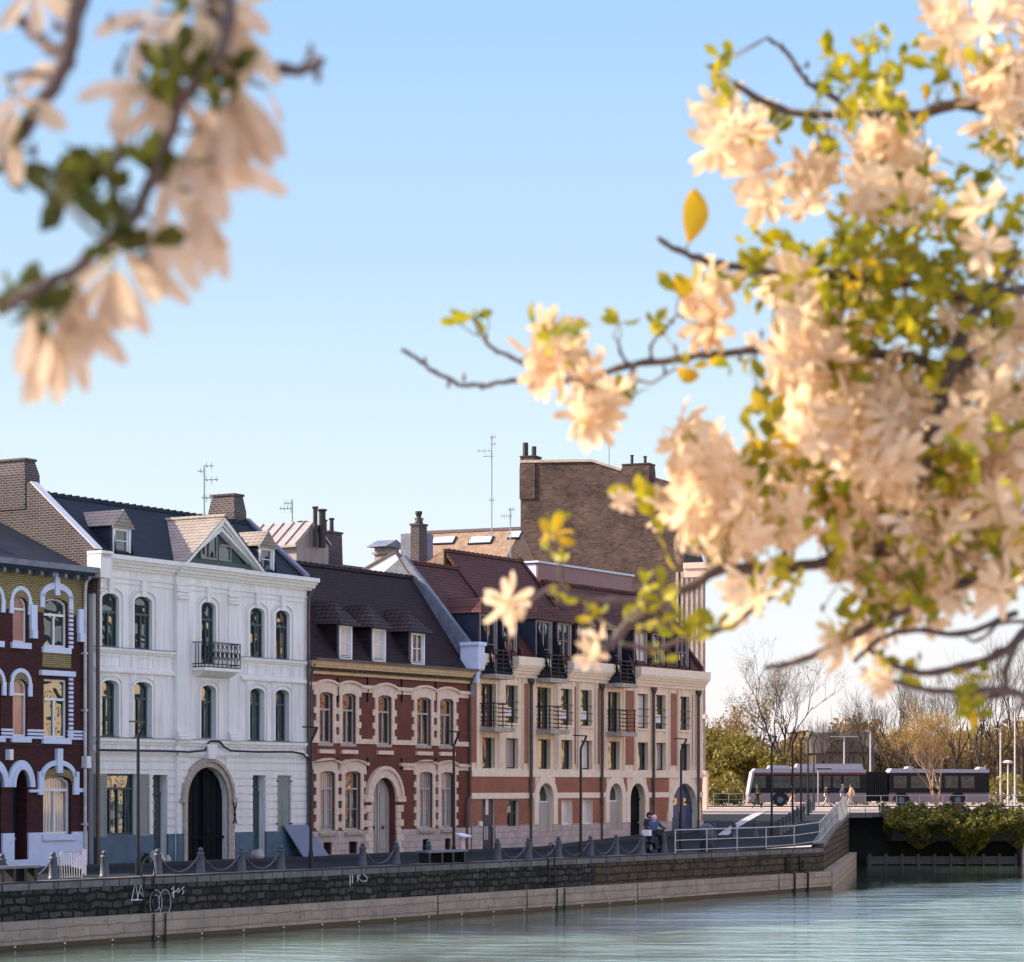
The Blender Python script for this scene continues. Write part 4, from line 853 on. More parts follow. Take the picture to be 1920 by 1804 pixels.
# ------------------------------------------------------------------ setting: water, quay, ramp, far street
def water_mat():
    m, nt, b = newmat('canal_water'); L = nt.links
    b.inputs['Roughness'].default_value = .06; b.inputs['IOR'].default_value = 2.8
    tc = N(nt, 'ShaderNodeTexCoord'); prev = None
    mq = N(nt, 'ShaderNodeMapping'); mq.inputs['Scale'].default_value = (.10, .035, 1); mq.inputs['Rotation'].default_value = (0,0,.25); L.new(tc.outputs['Object'], mq.inputs[0])
    n0 = N(nt, 'ShaderNodeTexNoise'); n0.inputs['Scale'].default_value = 1; n0.inputs['Detail'].default_value = 5; n0.inputs['Distortion'].default_value = .6; L.new(mq.outputs[0], n0.inputs[0])
    rc = ramp(nt, [(.08, (.022,.048,.028)), (.75, (.25,.37,.33))]);  L.new(rc.outputs[0], b.inputs['Base Color'])
    g = N(nt, 'ShaderNodeMapRange'); g.inputs[1].default_value = .36; g.inputs[2].default_value = .6; g.inputs[3].default_value = .25; g.inputs[4].default_value = 1.0; L.new(n0.outputs[0], g.inputs[0])
    # calm water in the lee of the quay wall, ruffled by the wind farther out
    dt = N(nt, 'ShaderNodeVectorMath'); dt.operation = 'DOT_PRODUCT'; dt.inputs[1].default_value = (-QL.vx, -QL.vy, 0); L.new(tc.outputs['Object'], dt.inputs[0])
    lee = N(nt, 'ShaderNodeMapRange'); off = -QL.vx*QL.x-QL.vy*QL.y; lee.inputs[1].default_value = off+1.5; lee.inputs[2].default_value = off+11; lee.inputs[3].default_value = .12; lee.inputs[4].default_value = 1; L.new(dt.outputs['Value'], lee.inputs[0])
    gm_ = N(nt, 'ShaderNodeMath'); gm_.operation = 'MULTIPLY'; L.new(g.outputs[0], gm_.inputs[0]); L.new(lee.outputs[0], gm_.inputs[1])
    L.new(gm_.outputs[0], rc.inputs[0])  # colour painted too: dark wall reflection near, pale sky reflection farther out
    for sc, st, dist, sx in ((.30,1,.55,.35),(.9,1,.34,.45),(2.6,1,.13,.6),(7,1,.03,.8)):
        mp = N(nt, 'ShaderNodeMapping'); mp.inputs['Scale'].default_value = (sx, 1, 1); mp.inputs['Rotation'].default_value = (0,0,.12); L.new(tc.outputs['Object'], mp.inputs[0])
        n = N(nt, 'ShaderNodeTexNoise'); n.inputs['Scale'].default_value = sc; n.inputs['Detail'].default_value = 3; n.inputs['Roughness'].default_value = .55; n.inputs['Distortion'].default_value = .4; L.new(mp.outputs[0], n.inputs[0])
        bp = N(nt, 'ShaderNodeBump'); L.new(gm_.outputs[0], bp.inputs['Strength']); bp.inputs['Distance'].default_value = dist; L.new(n.outputs[0], bp.inputs['Height'])
        if prev: L.new(prev.outputs[0], bp.inputs['Normal'])
        prev = bp
    L.new(prev.outputs[0], b.inputs['Normal']); return m
mb = MB(); mb.quad((-60,-15,WZ),(60,-15,WZ),(60,170,WZ),(-60,170,WZ)); o = mb.build('water', water_mat()); tag(o, kind='structure')
asph = plain('asphalt', (.024,.032,.036), .9, var=.45, scale=.8, bump=.4, bscale=9, spec=.08)
def quay_x(Y):
    if Y <= C1.y: t = (Y-QL.y)/QL.uy; return QL.x+QL.ux*t
    return C1.x+(C2.x-C1.x)*(Y-C1.y)/(C2.y-C1.y)
mb = MB(); Ys = [-20, 40, 60, 75, 90, 106, 112, 120, 125, 131, 140, 149, 153.0]
for a, b_ in zip(Ys, Ys[1:]): mb.quad((-500,a,gz(a)),(quay_x(a)-.02,a,gz(a)),(quay_x(b_)-.02,b_,gz(b_)),(-500,b_,gz(b_)))
tag(mb.build('street', asph), kind='structure')
mb = MB(); mb.quad((-500,153,gz(153)),(C2.x,153,gz(153)),(C2.x,158,gz(158)),(-500,158,gz(158))); mb.quad((-2500,158,1.3),(2500,158,1.3),(2500,5000,1.3),(-2500,5000,1.3)); mb.quad((60,-15,1.3),(900,-15,1.3),(900,158,1.3),(60,158,1.3))
tag(mb.build('ground', plain('far_ground', (.42,.33,.26), .85, var=.2, scale=.3)), kind='structure')
mb = MB(); mb.quad((-300,186,1.306),(300,186,1.306),(300,192,1.306),(-300,192,1.306)); tag(mb.build('pavement', plain('sunlit_paving', (.62,.47,.38), .8, var=.2, scale=1)), kind='structure')
mb = MB(); mb.quad((-300,192.5,1.31),(300,192.5,1.31),(300,206,1.31),(-300,206,1.31)); tag(mb.build('road', asph), kind='structure')
mb = MB(); mb.quad((-25,-15,1.25),(60,-15,1.25),(60,14,1.25),(-25,14,1.25)); mb.quad((-25,14,-2),(-25,14,1.25),(60,14,1.25),(60,14,-2)); tag(mb.build('near_bank', M['stone']), kind='structure')
# pavement with kerb at the foot of the houses
mb = MB()
def along(t, d, z): p = FL.P(t, d, 0); return (p.x, p.y, gz(p.y)+z)
ts = [-12, 4.66, 17.75, 29.9, 36, 40, 46, 52.3]
for a, b_ in zip(ts, ts[1:]):
    mb.quad(along(a,-1.3,.11), along(b_,-1.3,.11), along(b_,-.0,.11), along(a,0,.11)); mb.quad(along(a,-1.3,-.05), along(b_,-1.3,-.05), along(b_,-1.3,.11), along(a,-1.3,.11))
mb.quad(along(52.3,-1.3,-.05), along(52.3,0,-.05), along(52.3,0,.11), along(52.3,-1.3,.11)); tag(mb.build('pavement', plain('street_paving', (.055,.06,.065), .9, spec=.1, var=.3, scale=1.2, bump=.3)), kind='structure')
# painted line up the ramp
a, b_ = gpt(1352, 1567), gpt(1436, 1521)
mb = MB(); n = 10
for i in range(n):
    p, q = a.lerp(b_, i/n), a.lerp(b_, (i+.94)/n); p.z = gz(p.y)+.03; q.z = gz(q.y)+.03; mb.quad(p+Vector((-.18,0,0)), p+Vector((.35,0,0)), q+Vector((.35,0,0)), q+Vector((-.18,0,0)))
tag(mb.build('road_marking', plain('road_paint', (.5,.47,.46), .7, var=.25, scale=3)), kind='structure')
# ---- the quay wall: dark masonry over a pale concrete footing
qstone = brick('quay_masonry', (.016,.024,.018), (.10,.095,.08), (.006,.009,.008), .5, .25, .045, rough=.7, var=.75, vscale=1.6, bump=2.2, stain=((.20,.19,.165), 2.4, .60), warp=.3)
qstone2 = brick('ramp_masonry', (.095,.075,.045), (.15,.115,.075), (.03,.025,.015), .8, .3, .03, rough=.75, var=.75, vscale=1.1, bump=2, stain=((.018,.018,.012), 1.1, .5), warp=.2)
cop = brick('coping_stone', (.20,.19,.185), (.14,.135,.13), (.04,.04,.04), 1.1, 3, .03, rough=.7, var=.4, vscale=2)
conc = brick('footing_concrete', (.45,.36,.27), (.37,.30,.235), (.25,.20,.155), 1.5, .32, .02, rough=.75, var=.3, vscale=1.2, bump=.6, stain=((.17,.14,.11), 2.6, .56), warp=.15)
L1 = (C1.xy-Vector((QL.x, QL.y))).length
qw = empty('quay_wall', QL.P(0, 0, 0), QL.rz, 'long dark stone quay wall on a pale footing, running from the left edge to the corner', 'wall')
class Q: e = qw
FT = -1.12   # top of the footing
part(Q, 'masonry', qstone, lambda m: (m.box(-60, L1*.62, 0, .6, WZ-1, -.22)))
part(Q, 'ramp_masonry', qstone2, lambda m: (m.box(L1*.62, L1, 0, .6, WZ-1, -.22)))
def copg(m):
    x = -60; r = random.Random(3)
    while x < L1-.2:
        w_ = min(r.uniform(.9, 1.5), L1-x); m.box(x, x+w_-.02, -.04+r.uniform(-.015,.015), .55, -.22, .03+r.uniform(-.012,.012)); x += w_
part(Q, 'coping', cop, copg)
def foot(m):
    x = -60; r = random.Random(5); cuts = [QL.T(p) for p in (802, 970, 1178, 1444)]+[L1]
    for c_ in cuts: m.box(x, c_-.06, -.45, -.002, WZ-1, FT); x = c_+.06
part(Q, 'footing', conc, foot)
def algae(m): m.box(-60, L1, -.458, -.44, WZ-1, WZ+.13)
part(Q, 'waterline', plain('wet_algae', (.015,.02,.014), .4, var=.4), algae)
part(Q, 'mooring_studs', 'whitewood', lambda m: [m.box(x, x+.07, -.48, -.46, WZ+.06, WZ+.10) for x in [k*2.1-2 for k in range(20)]])
L2 = (C2.xy-C1.xy).length; rz2 = math.atan2(C2.y-C1.y, C2.x-C1.x)
CL = Line(C1.x, C1.y, C2.x-C1.x, C2.y-C1.y)
rw = empty('ramp_wall', (C1.x, C1.y, 0), rz2, 'stone wall of the ramp turning away beyond the quay corner', 'wall')
class RW: e = rw
def seg(m, y0, y1, zlo, off, n=8, hh=None):
    for i in range(n):
        a, b_ = L2*i/n, L2*(i+1)/n; za = gz(C1.y+(C2.y-C1.y)*i/n)+off; zb_ = gz(C1.y+(C2.y-C1.y)*(i+1)/n)+off
        m.prism([(a, zlo), (b_, zlo), (b_, zb_), (a, za)], 'y', y0, y1) if hh is None else m.prism([(a, za-hh), (b_, zb_-hh), (b_, zb_), (a, za)], 'y', y0, y1)
part(RW, 'masonry', qstone2, lambda m: seg(m, 0, .6, WZ-1, -.15)); part(RW, 'coping', cop, lambda m: seg(m, -.04, .55, 0, .05, hh=.2)); part(RW, 'footing', conc, lambda m: m.box(-.25, L2, -.45, -.002, WZ-1, FT+.05))
# mooring ladders on the quay
def ladder(px, label, loop=True):
    t = QL.T(px); o = empty('quay_ladder', QL.P(t, 0, 0), QL.rz, label, 'ladder', 'ladders down the quay wall')
    m = MB(); m.tube([(0,-.06,WZ-.2),(0,-.06,.05)], .03, 6); m.tube([(.45,-.06,WZ-.2),(.45,-.06,.05)], .03, 6)
    for k in range(8): m.bar((0,-.06,WZ+.1+k*.25), (.45,-.06,WZ+.1+k*.25), .03)
    m.tube([(-.05,-.5,WZ),(-.05,-.5,FT)], .03, 5); m.tube([(.5,-.5,WZ),(.5,-.5,FT)], .03, 5)
    m.build('rungs', M['iron'], o)
    if loop: m = MB(); m.tube([(.22+.32*cos(a), -.02, .02+.62*sin(a)) for a in [pi*k/10 for k in range(11)]], .025, 6); m.build('handrail', M['iron'], o)
ladder(268, 'black iron ladder with looped handrail on the quay in front of the white house'); ladder(1026, 'black iron ladder with looped handrail on the quay in front of the brick terrace')
for px in (1472, 1497):
    t = QL.T(px); mb = MB(); mb.tube([(0,-.5,WZ-.5),(0,-.5,FT+.0),(0,-.08,FT+.1),(0,-.08,-.3)], .05, 6); mb.tube([(.25,-.08,-.9),(.25,-.08,-.55)], .16, 8)
    o = mb.build('fender_post', M['iron']); o.location = QL.P(t, 0, 0); o.rotation_euler = (0,0,QL.rz); tag(o, 'left of the two black fender posts near the quay corner' if px < 1480 else 'right of the two black fender posts near the quay corner', 'post', 'fender posts')
# graffiti: white paint strokes on the dark masonry
gp = plain('white_spray', (.75,.78,.78), .7, var=.2, scale=8)
def graf(px, py, strokes, sc, label, mat=gp, th=.016):
    t = QL.T(px); z = QL.Z(py, t); mb = MB()
    for s in strokes: mb.tube([(x*sc, -.008, y*sc) for x, y in s], th, 5)
    o = mb.build('graffiti', mat); o.location = QL.P(t, 0, z); o.rotation_euler = (0,0,QL.rz); tag(o, label, 'graffiti', 'graffiti on the quay wall')
graf(655, 1652, [[(-.2,.7),(0,1),(1.1,.95)],[(.15,.95),(.1,-.5)],[(.55,.9),(.5,-.3)],[(1.5,.9),(1.45,-.1)],[(2.2,.9),(1.5,.3),(2.3,-.1)],[(3.2,.8),(2.7,.95),(2.6,.6),(3.2,.3),(3.1,-.1),(2.5,-.1)]], .32, 'white sprayed letters TKS on the dark quay wall')
graf(324, 1676, [[(-.3,.5),(.1,.8),(.1,-.5),(-.2,.1),(.5,.3)],[(.9,.6),(.6,.3),(.9,.1),(1.2,.4),(.9,.6)],[(1.9,.7),(1.5,.5),(1.9,.2),(1.6,-.1)]], .28, 'small white scribble beside the sprayed rings')
graf(246, 1690, [[(0,0),(.6,2),(1,.2),(.1,.1)],[(.9,.1),(1.5,1.9),(1.9,.3),(1.2,1)],[(.5,.1),(2,.1),(2,1.6)]], .30, 'white angular sprayed tag left of the ladder rings')
graf(292, 1693, [[(.9*cos(a)+k*1.1, 1.3*sin(a)) for a in [pi*q/7 for q in range(15)]] for k in (0, 1.2)]+[[(.5*cos(a), .8*sin(a)) for a in [pi*q/5 for q in range(11)]]], .32, 'two overlapping grey sprayed rings low on the quay wall', plain('grey_spray', (.4,.42,.42), .7))
# ---- bollards and chains
def make_bollard():
    r = empty('bollard', (0,0,0)); m = MB(); m.lathe([(.17,0),(.17,.05),(.15,.08),(.115,.62),(.125,.64),(.125,.69),(.07,.72)], n=12); m.build('shaft', M['boll'], r, True)
    m = MB(); m.ball((0,0,.78), .085, 8); m.build('knob', M['boll'], r, True); return r
proto = make_bollard(); bpos = {}
BL = [(4,'grey bollard at the left edge beside the stone bench'),(100,'grey bollard with the draped barrier beside it'),(196,'grey bollard in front of the shuttered ground floor window'),(296,'grey bollard in front of the white house door'),(376,'grey bollard in front of the dark arched gate'),(453,'grey bollard right of the dark arched gate'),(527,'grey bollard in front of the sloping grey board'),
      (680,'grey bollard left of the arched grey door'),(743,'grey bollard in front of the arched grey door'),(803,'grey bollard behind the table bench'),(933,'grey bollard right of the navy door of the brick terrace'),(991,'grey bollard at the first drainpipe of the brick terrace'),(1047,'grey bollard right of the first arched terrace window'),(1107,'grey bollard just right of the terrace lamp'),(1155,'grey bollard between the second arched window and the dark arched door'),(1203,'grey bollard left of the parked scooter'),(1245,'grey bollard right of the parked scooter')]
first = [True]
def put(p, label, scale=1):
    o = proto if first[0] else copy_tree(proto); first[0] = False
    o.location = p; o.scale = (scale,)*3; tag(o, label, 'bollard', 'grey iron bollards along the quay')
for px, lb in BL: t = QL.T(px, .9); bpos[px] = QL.P(t, .9, 0); put(bpos[px], lb)
for px, py, lb in ((1338,1577,'short bollard just right of the fat bollard'),(1376,1573,'bollard at the foot of the painted line'),(1416,1569,'bollard alone left of the ramp lamp')): put(gpt(px, py), lb, 1)
ords = ['first','second','third','fourth','fifth','sixth','seventh','eighth','ninth','tenth','eleventh']
for i in range(11):
    px = 1461+[0,7,13.5,19.5,28,34,39.5,45,52,57,62][i]; py = 1567-[0,4.5,8.5,12.5,19,24,28.5,33,39,43,47][i]; put(gpt(px, py), ords[i]+' bollard of the close row climbing the ramp, counted from the nearest', 1)
def chain(a, b_, label, sag=.55, one=False):
    A, B_ = Vector(a)+Vector((0,0,.7)), Vector(b_)+Vector((0,0,.7)); m = MB(); n = 14
    pts = []
    for i in range(n+1):
        t = i/n; p = A.lerp(B_, t); p.z -= sag*4*t*(1-t); p.z = max(p.z, .04+gz(p.y)); pts.append(p)
    c = (A+B_)/2; pts = [p-c for p in pts]; m.tube(pts, .028, 5)
    for i, p in enumerate(pts[:-1]): m.ball((p+pts[i+1])/2, .035, 4)
    o = m.build('chain', M['boll']); o.location = c; tag(o, label, 'chain', 'chains between the bollards')
for a, b_, lb in ((4,100,'chain left of the barrier, from the edge bollard'),(296,376,'chain from the door bollard to the gate bollard'),(376,453,'chain in front of the dark arched gate'),(453,527,'chain right of the dark arched gate'),(680,743,'chain in front of the arched grey door'),(933,991,'first chain of the terrace, right of the navy door'),(991,1047,'chain under the first arched terrace window'),(1047,1107,'chain crossing the foot of the terrace lamp'),(1107,1155,'chain right of the terrace lamp'),(1155,1203,'chain left of the scooter')): chain(bpos[a], bpos[b_], lb, .62)
p = gpt(1325, 1597); p = QL.P(QL.T(1325, .6), .6, 0); p.z = gz(p.y)
mb = MB(); mb.lathe([(.30,0),(.30,.95),(.27,1.1),(.18,1.2),(.05,1.24)], n=14); o = mb.build('fat_bollard', M['boll'], smooth=True); o.location = p; tag(o, 'thick round topped grey bollard behind the quay railing', 'bollard')
# ---- street lamps
def make_lamp():
    r = empty('street_lamp', (0,0,0)); m = MB(); m.tube([(0,0,0),(0,0,.6)], .085, 8); m.tube([(0,0,.6),(0,0,4.4)], [.06,.05], 8); m.tube([(0,0,4.4),(0,-.26,4.88)], .045, 6); m.build('pole', M['iron'], r)
    m = MB(); m.bar((0,-.28,4.9),(0,.34,4.93),.09,.05); m.build('lamp_head', M['iron'], r); return r
lp = make_lamp(); fl = True
for px, py, lb in ((259,0,'black lamp post in front of the white house window'),(583,0,'black lamp post at the join of the white and red houses'),(851,0,'black lamp post at the right end of the red brick house'),(1089,0,'black lamp post in front of the middle of the terrace'),(1277,0,'black lamp post in front of the blue arched door'),
      (1447,1568,'nearest lamp post on the ramp, standing apart from its row'),(1486,1553,'second lamp post up the ramp'),(1502,1540,'third lamp post up the ramp'),(1515,1529,'fourth lamp post up the ramp'),(1526,1519,'farthest lamp post up the ramp')):
    o = lp if fl else copy_tree(lp); fl = False
    pp = QL.P(QL.T(px, .9), .9, 0) if not py else gpt(px, py); pp.z = gz(pp.y)
    o.location = pp; o.rotation_euler = (0,0,FL.rz); tag(o, lb, 'lamp post', 'black lamp posts along the quay')
# ---- benches, sign, barrier, hatch board, bags
def bench(p, rz, L_, label):
    r = empty('table_bench', p, rz, label, 'bench', 'benches on the quay'); m = MB(); m.box(0, L_, -.25, .25, .42, .5); m.build('top', M['lead'], r)
    for x in (.1, L_*.35, L_*.62, L_-.22):
        m = MB(); m.box(x, x+.12, -.22, .22, 0, .42); m.build('leg', M['iron'], r)
bench(QL.P(QL.T(-12,.45), .45, 0), QL.rz, 1.7, 'dark stone table bench cut by the left edge'); bench(QL.P(QL.T(792,.5), .5, 0), QL.rz, 2.6, 'dark table bench in front of the red brick house')
r = empty('lectern_sign', QL.P(QL.T(868,.8), .8, 0), QL.rz, 'white and pink lectern sign beside the dark table bench', 'sign')
m = MB(); m.prism([(-.05,.0),(.12,.0),(.10,.95),(-.0,.95)], 'x', -.12, .12); m.build('post', plain('sign_post', (.62,.45,.48), .5), r); m = MB(); m.obox((.0,.0,1.02), (.26,0,0), (0,.22,.05), (0,-.01,.03)); m.build('panel', M['paper'], r)
r = empty('barrier', QL.P(QL.T(112,.8), .8, 0), QL.rz, 'small bent metal barrier draped with white and pink netting', 'barrier'); m = MB()
m.tube([(0,0,0),(0,0,.75),(.1,0,.85),(.9,0,.85),(1.0,0,.75),(1.0,0,0)], .022, 6)
for k in range(1, 9): m.tube([(k*.11,0,.05),(k*.11,.04,.85)], .012, 4)
m.bar((0,0,.08),(1,0,.08),.02); m.build('frame', M['steel'], r)
m = MB(); m.add([(.95,-.05,.95),(1.15,-.05,.9),(1.12,-.06,.1),(1.0,-.07,.12),(.85,-.12,.3),(.35,-.1,.42),(.6,-.1,.55),(.9,-.09,.75)], [(0,1,2,3),(0,3,4,7),(4,5,6,7)]); m.build('netting', plain('net_cloth', (.75,.62,.68), .8, var=.3, scale=9), r)
mb = MB(); q = [(0,0,0),(1.9,-.0,0),(1.1,.35,1.35),(.0-.4,.35,1.35)]
mb.add([(0,-.55,0),(1.75,-.55,0),(1.0,.0,1.25),(-.55,.0,1.25),(0,-.49,0),(1.75,-.49,0),(1.0,.06,1.25),(-.55,.06,1.25)], [(0,1,2,3),(7,6,5,4),(0,4,5,1),(1,5,6,2),(2,6,7,3),(3,7,4,0)])
o = mb.build('cellar_hatch', plain('grey_hatch', (.17,.19,.27), .6, var=.1)); o.location = FL.P(FL.T(542), -.15, .1); o.rotation_euler = (0,0,FL.rz); tag(o, 'sloping grey board leaning on the white house wall under the shuttered window', 'hatch')
def bag(px, d, sz, label, mat='greydoor'):
    sz *= .85
    mb = MB(); r_ = random.Random(px); n = 8; prof = [(.5,0),(.62,.2),(.55,.55),(.38,.8),(.3,1)]
    vs = [(rr*cos(2*pi*k/n)*sz*r_.uniform(.85,1.1), rr*sin(2*pi*k/n)*sz*.7*r_.uniform(.85,1.1), z*sz) for rr, z in prof for k in range(n)]
    mb.add(vs, [(i*n+k, i*n+(k+1) % n, (i+1)*n+(k+1) % n, (i+1)*n+k) for i in range(4) for k in range(n)]+[tuple(range(4*n, 5*n))])
    o = mb.build('bag', M[mat]); o.location = FL.P(FL.T(px, d), d, .11); tag(o, label, 'bag', 'things left by the doors')
bag(289, -.5, .5, 'taller white bag left of the white house door'); bag(300, -.7, .42, 'white bag right behind the door bollard'); bag(314, -.6, .3, 'low pale bag nearest the gate'); bag(276, -.3, .4, 'small dark bin bag left of the white bags', 'iron'); bag(478, -.4, .38, 'upper white parcel at the narrow door right of the gate'); bag(486, -.65, .42, 'lower white parcel at the narrow door right of the gate')
# ---- railings
def railing(name, pts, h_, sp, label, posts=True, group=None, braces=()):
    r = empty(name, pts[0], 0, label, 'railing', group); o0 = Vector(pts[0]); rail = MB(); pm = MB()
    P_ = [Vector(p)-o0 for p in pts]
    for a, b_ in zip(P_, P_[1:]):
        for z in (h_, h_*.55, h_*.12): rail.tube([a+Vector((0,0,z)), b_+Vector((0,0,z))], .028 if z == h_ else .02, 6)
    rail.build('rail', M['steel'], r); d = 0
    for a, b_ in zip(P_, P_[1:]):
        n = max(1, round((b_-a).length/sp))
        for i in range(n+(1 if b_ == P_[-1] else 0)):
            q = a.lerp(b_, i/n); m = MB(); m.tube([q, q+Vector((0,0,h_))], .03, 6); m.build('post', M['steel'], r)
            if i % 4 == 2 and braces: m = MB(); m.tube([q+Vector((0,0,h_)), q+Vector((.15,-.0,0))+(b_-a).normalized()*.5], .022, 5); m.build('brace', M['steel'], r)
def qz(t): p = QL.P(t, .12, 0); p.z = gz(p.y)+.03; return p
tA = QL.T(1266, .12); rp_ = [qz(tA+(L1-tA)*i/5) for i in range(5)]+[Vector((C1.x-.2, C1.y-.1, gz(C1.y)+.05))]
for i in range(1, 6): p = C1.lerp(C2, i/5); rp_.append(Vector((p.x-.12, p.y, gz(p.y)+.05)))
railing('quay_railing', rp_, .98, 1.9, 'galvanised railing round the quay corner and up the ramp', braces=(1,))
railing('bank_railing', [(C2.x+.2, 154.2, 1.3), (23.5, 156.5, 1.3), (30.6, 156.5, 1.3), (36, 156.5, 1.3)], 1.0, 1.55, 'pale railing above the ivy bank in front of the bus')
railing('far_pavement_railing', [((1336-960)/24.3, 197-.5, 1.31), ((1392-960)/24.3, 197-.5, 1.31)], 1.0, 1.3, 'short pale railing between the tall building and the bus')
# ---- far bank: dark wall, ivy, timber fender, pier
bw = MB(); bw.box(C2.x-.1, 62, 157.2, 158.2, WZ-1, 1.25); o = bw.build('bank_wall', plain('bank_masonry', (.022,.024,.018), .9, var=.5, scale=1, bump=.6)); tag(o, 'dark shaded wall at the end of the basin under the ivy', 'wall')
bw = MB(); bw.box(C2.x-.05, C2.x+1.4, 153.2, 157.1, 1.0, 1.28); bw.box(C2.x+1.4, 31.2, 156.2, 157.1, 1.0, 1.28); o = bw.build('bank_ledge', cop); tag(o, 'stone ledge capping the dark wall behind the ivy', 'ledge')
pr = empty('stone_pier', (px2(1907, 1475, 157).x, 155.4, 0), 0, 'pale stone pier at the right edge of the basin', 'pier'); m = MB(); m.box(0, 4, 0, 1.7, WZ-1, 1.2); m.build('shaft', M['stone'], pr); m = MB(); m.box(-.06, 4.1, -.1, 1.8, 1.2, 1.45); m.build('cap', cop, pr)
wood = plain('weathered_timber', (.12,.125,.115), .8, var=.35, scale=4)
fd = empty('timber_fender', (px2(1625, 1475, 156).x, 156, WZ), 0, 'low weathered timber fender at the waterline under the ivy', 'fender'); fw = px2(1905, 1475, 156).x-px2(1625, 1475, 156).x
m = MB(); m.box(0, fw, 0, .15, .05, .5); m.build('board', wood, fd); m = MB(); m.box(0, fw, -.06, -.005, .42, .52); m.build('top_rail', wood, fd)
for i in range(10): m = MB(); m.box(fw*i/9.2+.1, fw*i/9.2+.26, -.1, .2, -.3, .68); m.build('post', wood, fd)
# ------------------------------------------------------------------ articulated bus
BY = 200.0; bX = lambda p: (p-CX)/F*BY; bZ = lambda p: CZ+(HY-p)/F*BY
bus = empty('articulated_bus', (bX(1403), BY, 1.31), 0, 'long articulated bus with pale sides and black window band crossing behind the ramp', 'bus')
class BU: e = bus
bx = lambda p: bX(p)-bX(1403); z0 = lambda p: bZ(p)-1.31
bpale = plain('bus_pale', (.34,.25,.245), .35, var=.06); bdark = plain('bus_dark', (.006,.006,.010), .5, var=.1, spec=.3); broof = plain('bus_roof', (.40,.38,.43), .4, var=.06)
busg = plain('bus_glass', (.055,.06,.055), .2, var=.95, scale=2.2)
def body(a, b, nose):
    x0, x1 = bx(a), bx(b); sl = .35 if nose else .05
    o = part(BU, 'body', bpale, lambda m: m.prism([(x0, .32), (x1, .32), (x1, z0(1487)), (x0+.05, z0(1487))], 'y', 0, 2.5))
    part(BU, 'window_band', bdark, lambda m: m.prism([(x0+.05, z0(1487)), (x1, z0(1487)), (x1, z0(1449)), (x0+sl, z0(1449))], 'y', .03, 2.47))
    part(BU, 'roof', broof, lambda m: m.prism([(x0+sl*.9, z0(1449)), (x1, z0(1449)), (x1, z0(1443)), (x0+sl+.2, z0(1441))], 'y', .0, 2.5))
body(1403, 1624, True); body(1666, 1855, False)
part(BU, 'front_face', broof, lambda m: m.prism([(0, .9), (.12, .9), (.50, z0(1446)), (.32, z0(1446))], 'y', -.02, 2.52))
part(BU, 'bellows', bdark, lambda m: [m.box(bx(1624)+k*.17+.001, bx(1624)+k*.17+.12, .06+.05*(k % 2), 2.44, .4, z0(1447)) for k in range(10)])
for a, b in ((1410,1436),(1450,1483),(1487,1513),(1516,1540),(1544,1558),(1562,1577),(1582,1612),(1676,1700),(1708,1744),(1750,1766),(1772,1796),(1802,1827)):
    part(BU, 'window', busg, lambda m: m.box(bx(a), bx(b), .0, .028, z0(1478), z0(1455)))
for p in (1463, 1690, 1796):
    r_ = .5; c_ = (bx(p), 0, .5)
    def wl(m):
        m.tube([(bx(p), -.02, .5), (bx(p), .3, .5)], r_, 20)
    part(BU, 'wheel_arch', bdark, lambda m: m.prism([(bx(p)+.66*cos(pi*k/12), .45+.66*sin(pi*k/12)) for k in range(13)], 'y', -.012, .2))
    o = part(BU, 'wheel', 'iron', wl); part(BU, 'rim', 'lead', lambda m: m.tube([(bx(p), -.04, .5), (bx(p), -.021, .5)], .24, 14), o)
for a, b, zt in ((1440,1483,1435),(1486,1490,1437),(1492,1620,1432),(1700,1716,1437),(1835,1852,1438)): part(BU, 'roof_pod', broof, lambda m: m.prism([(bx(a), z0(1443)), (bx(b), z0(1443)), (bx(b)-.15, z0(zt)), (bx(a)+.2, z0(zt))], 'y', .3, 2.2))
part(BU, 'red_stripe', plain('red_stripe', (.35,.05,.06), .4), lambda m: (m.box(bx(1412), bx(1624), -.012, .0, z0(1452), z0(1450.5)), m.box(bx(1668), bx(1852), -.012, 0, z0(1489), z0(1487.5))))
part(BU, 'headlight', 'paper', lambda m: m.box(-.01, .2, -.02, .1, .55, .72))
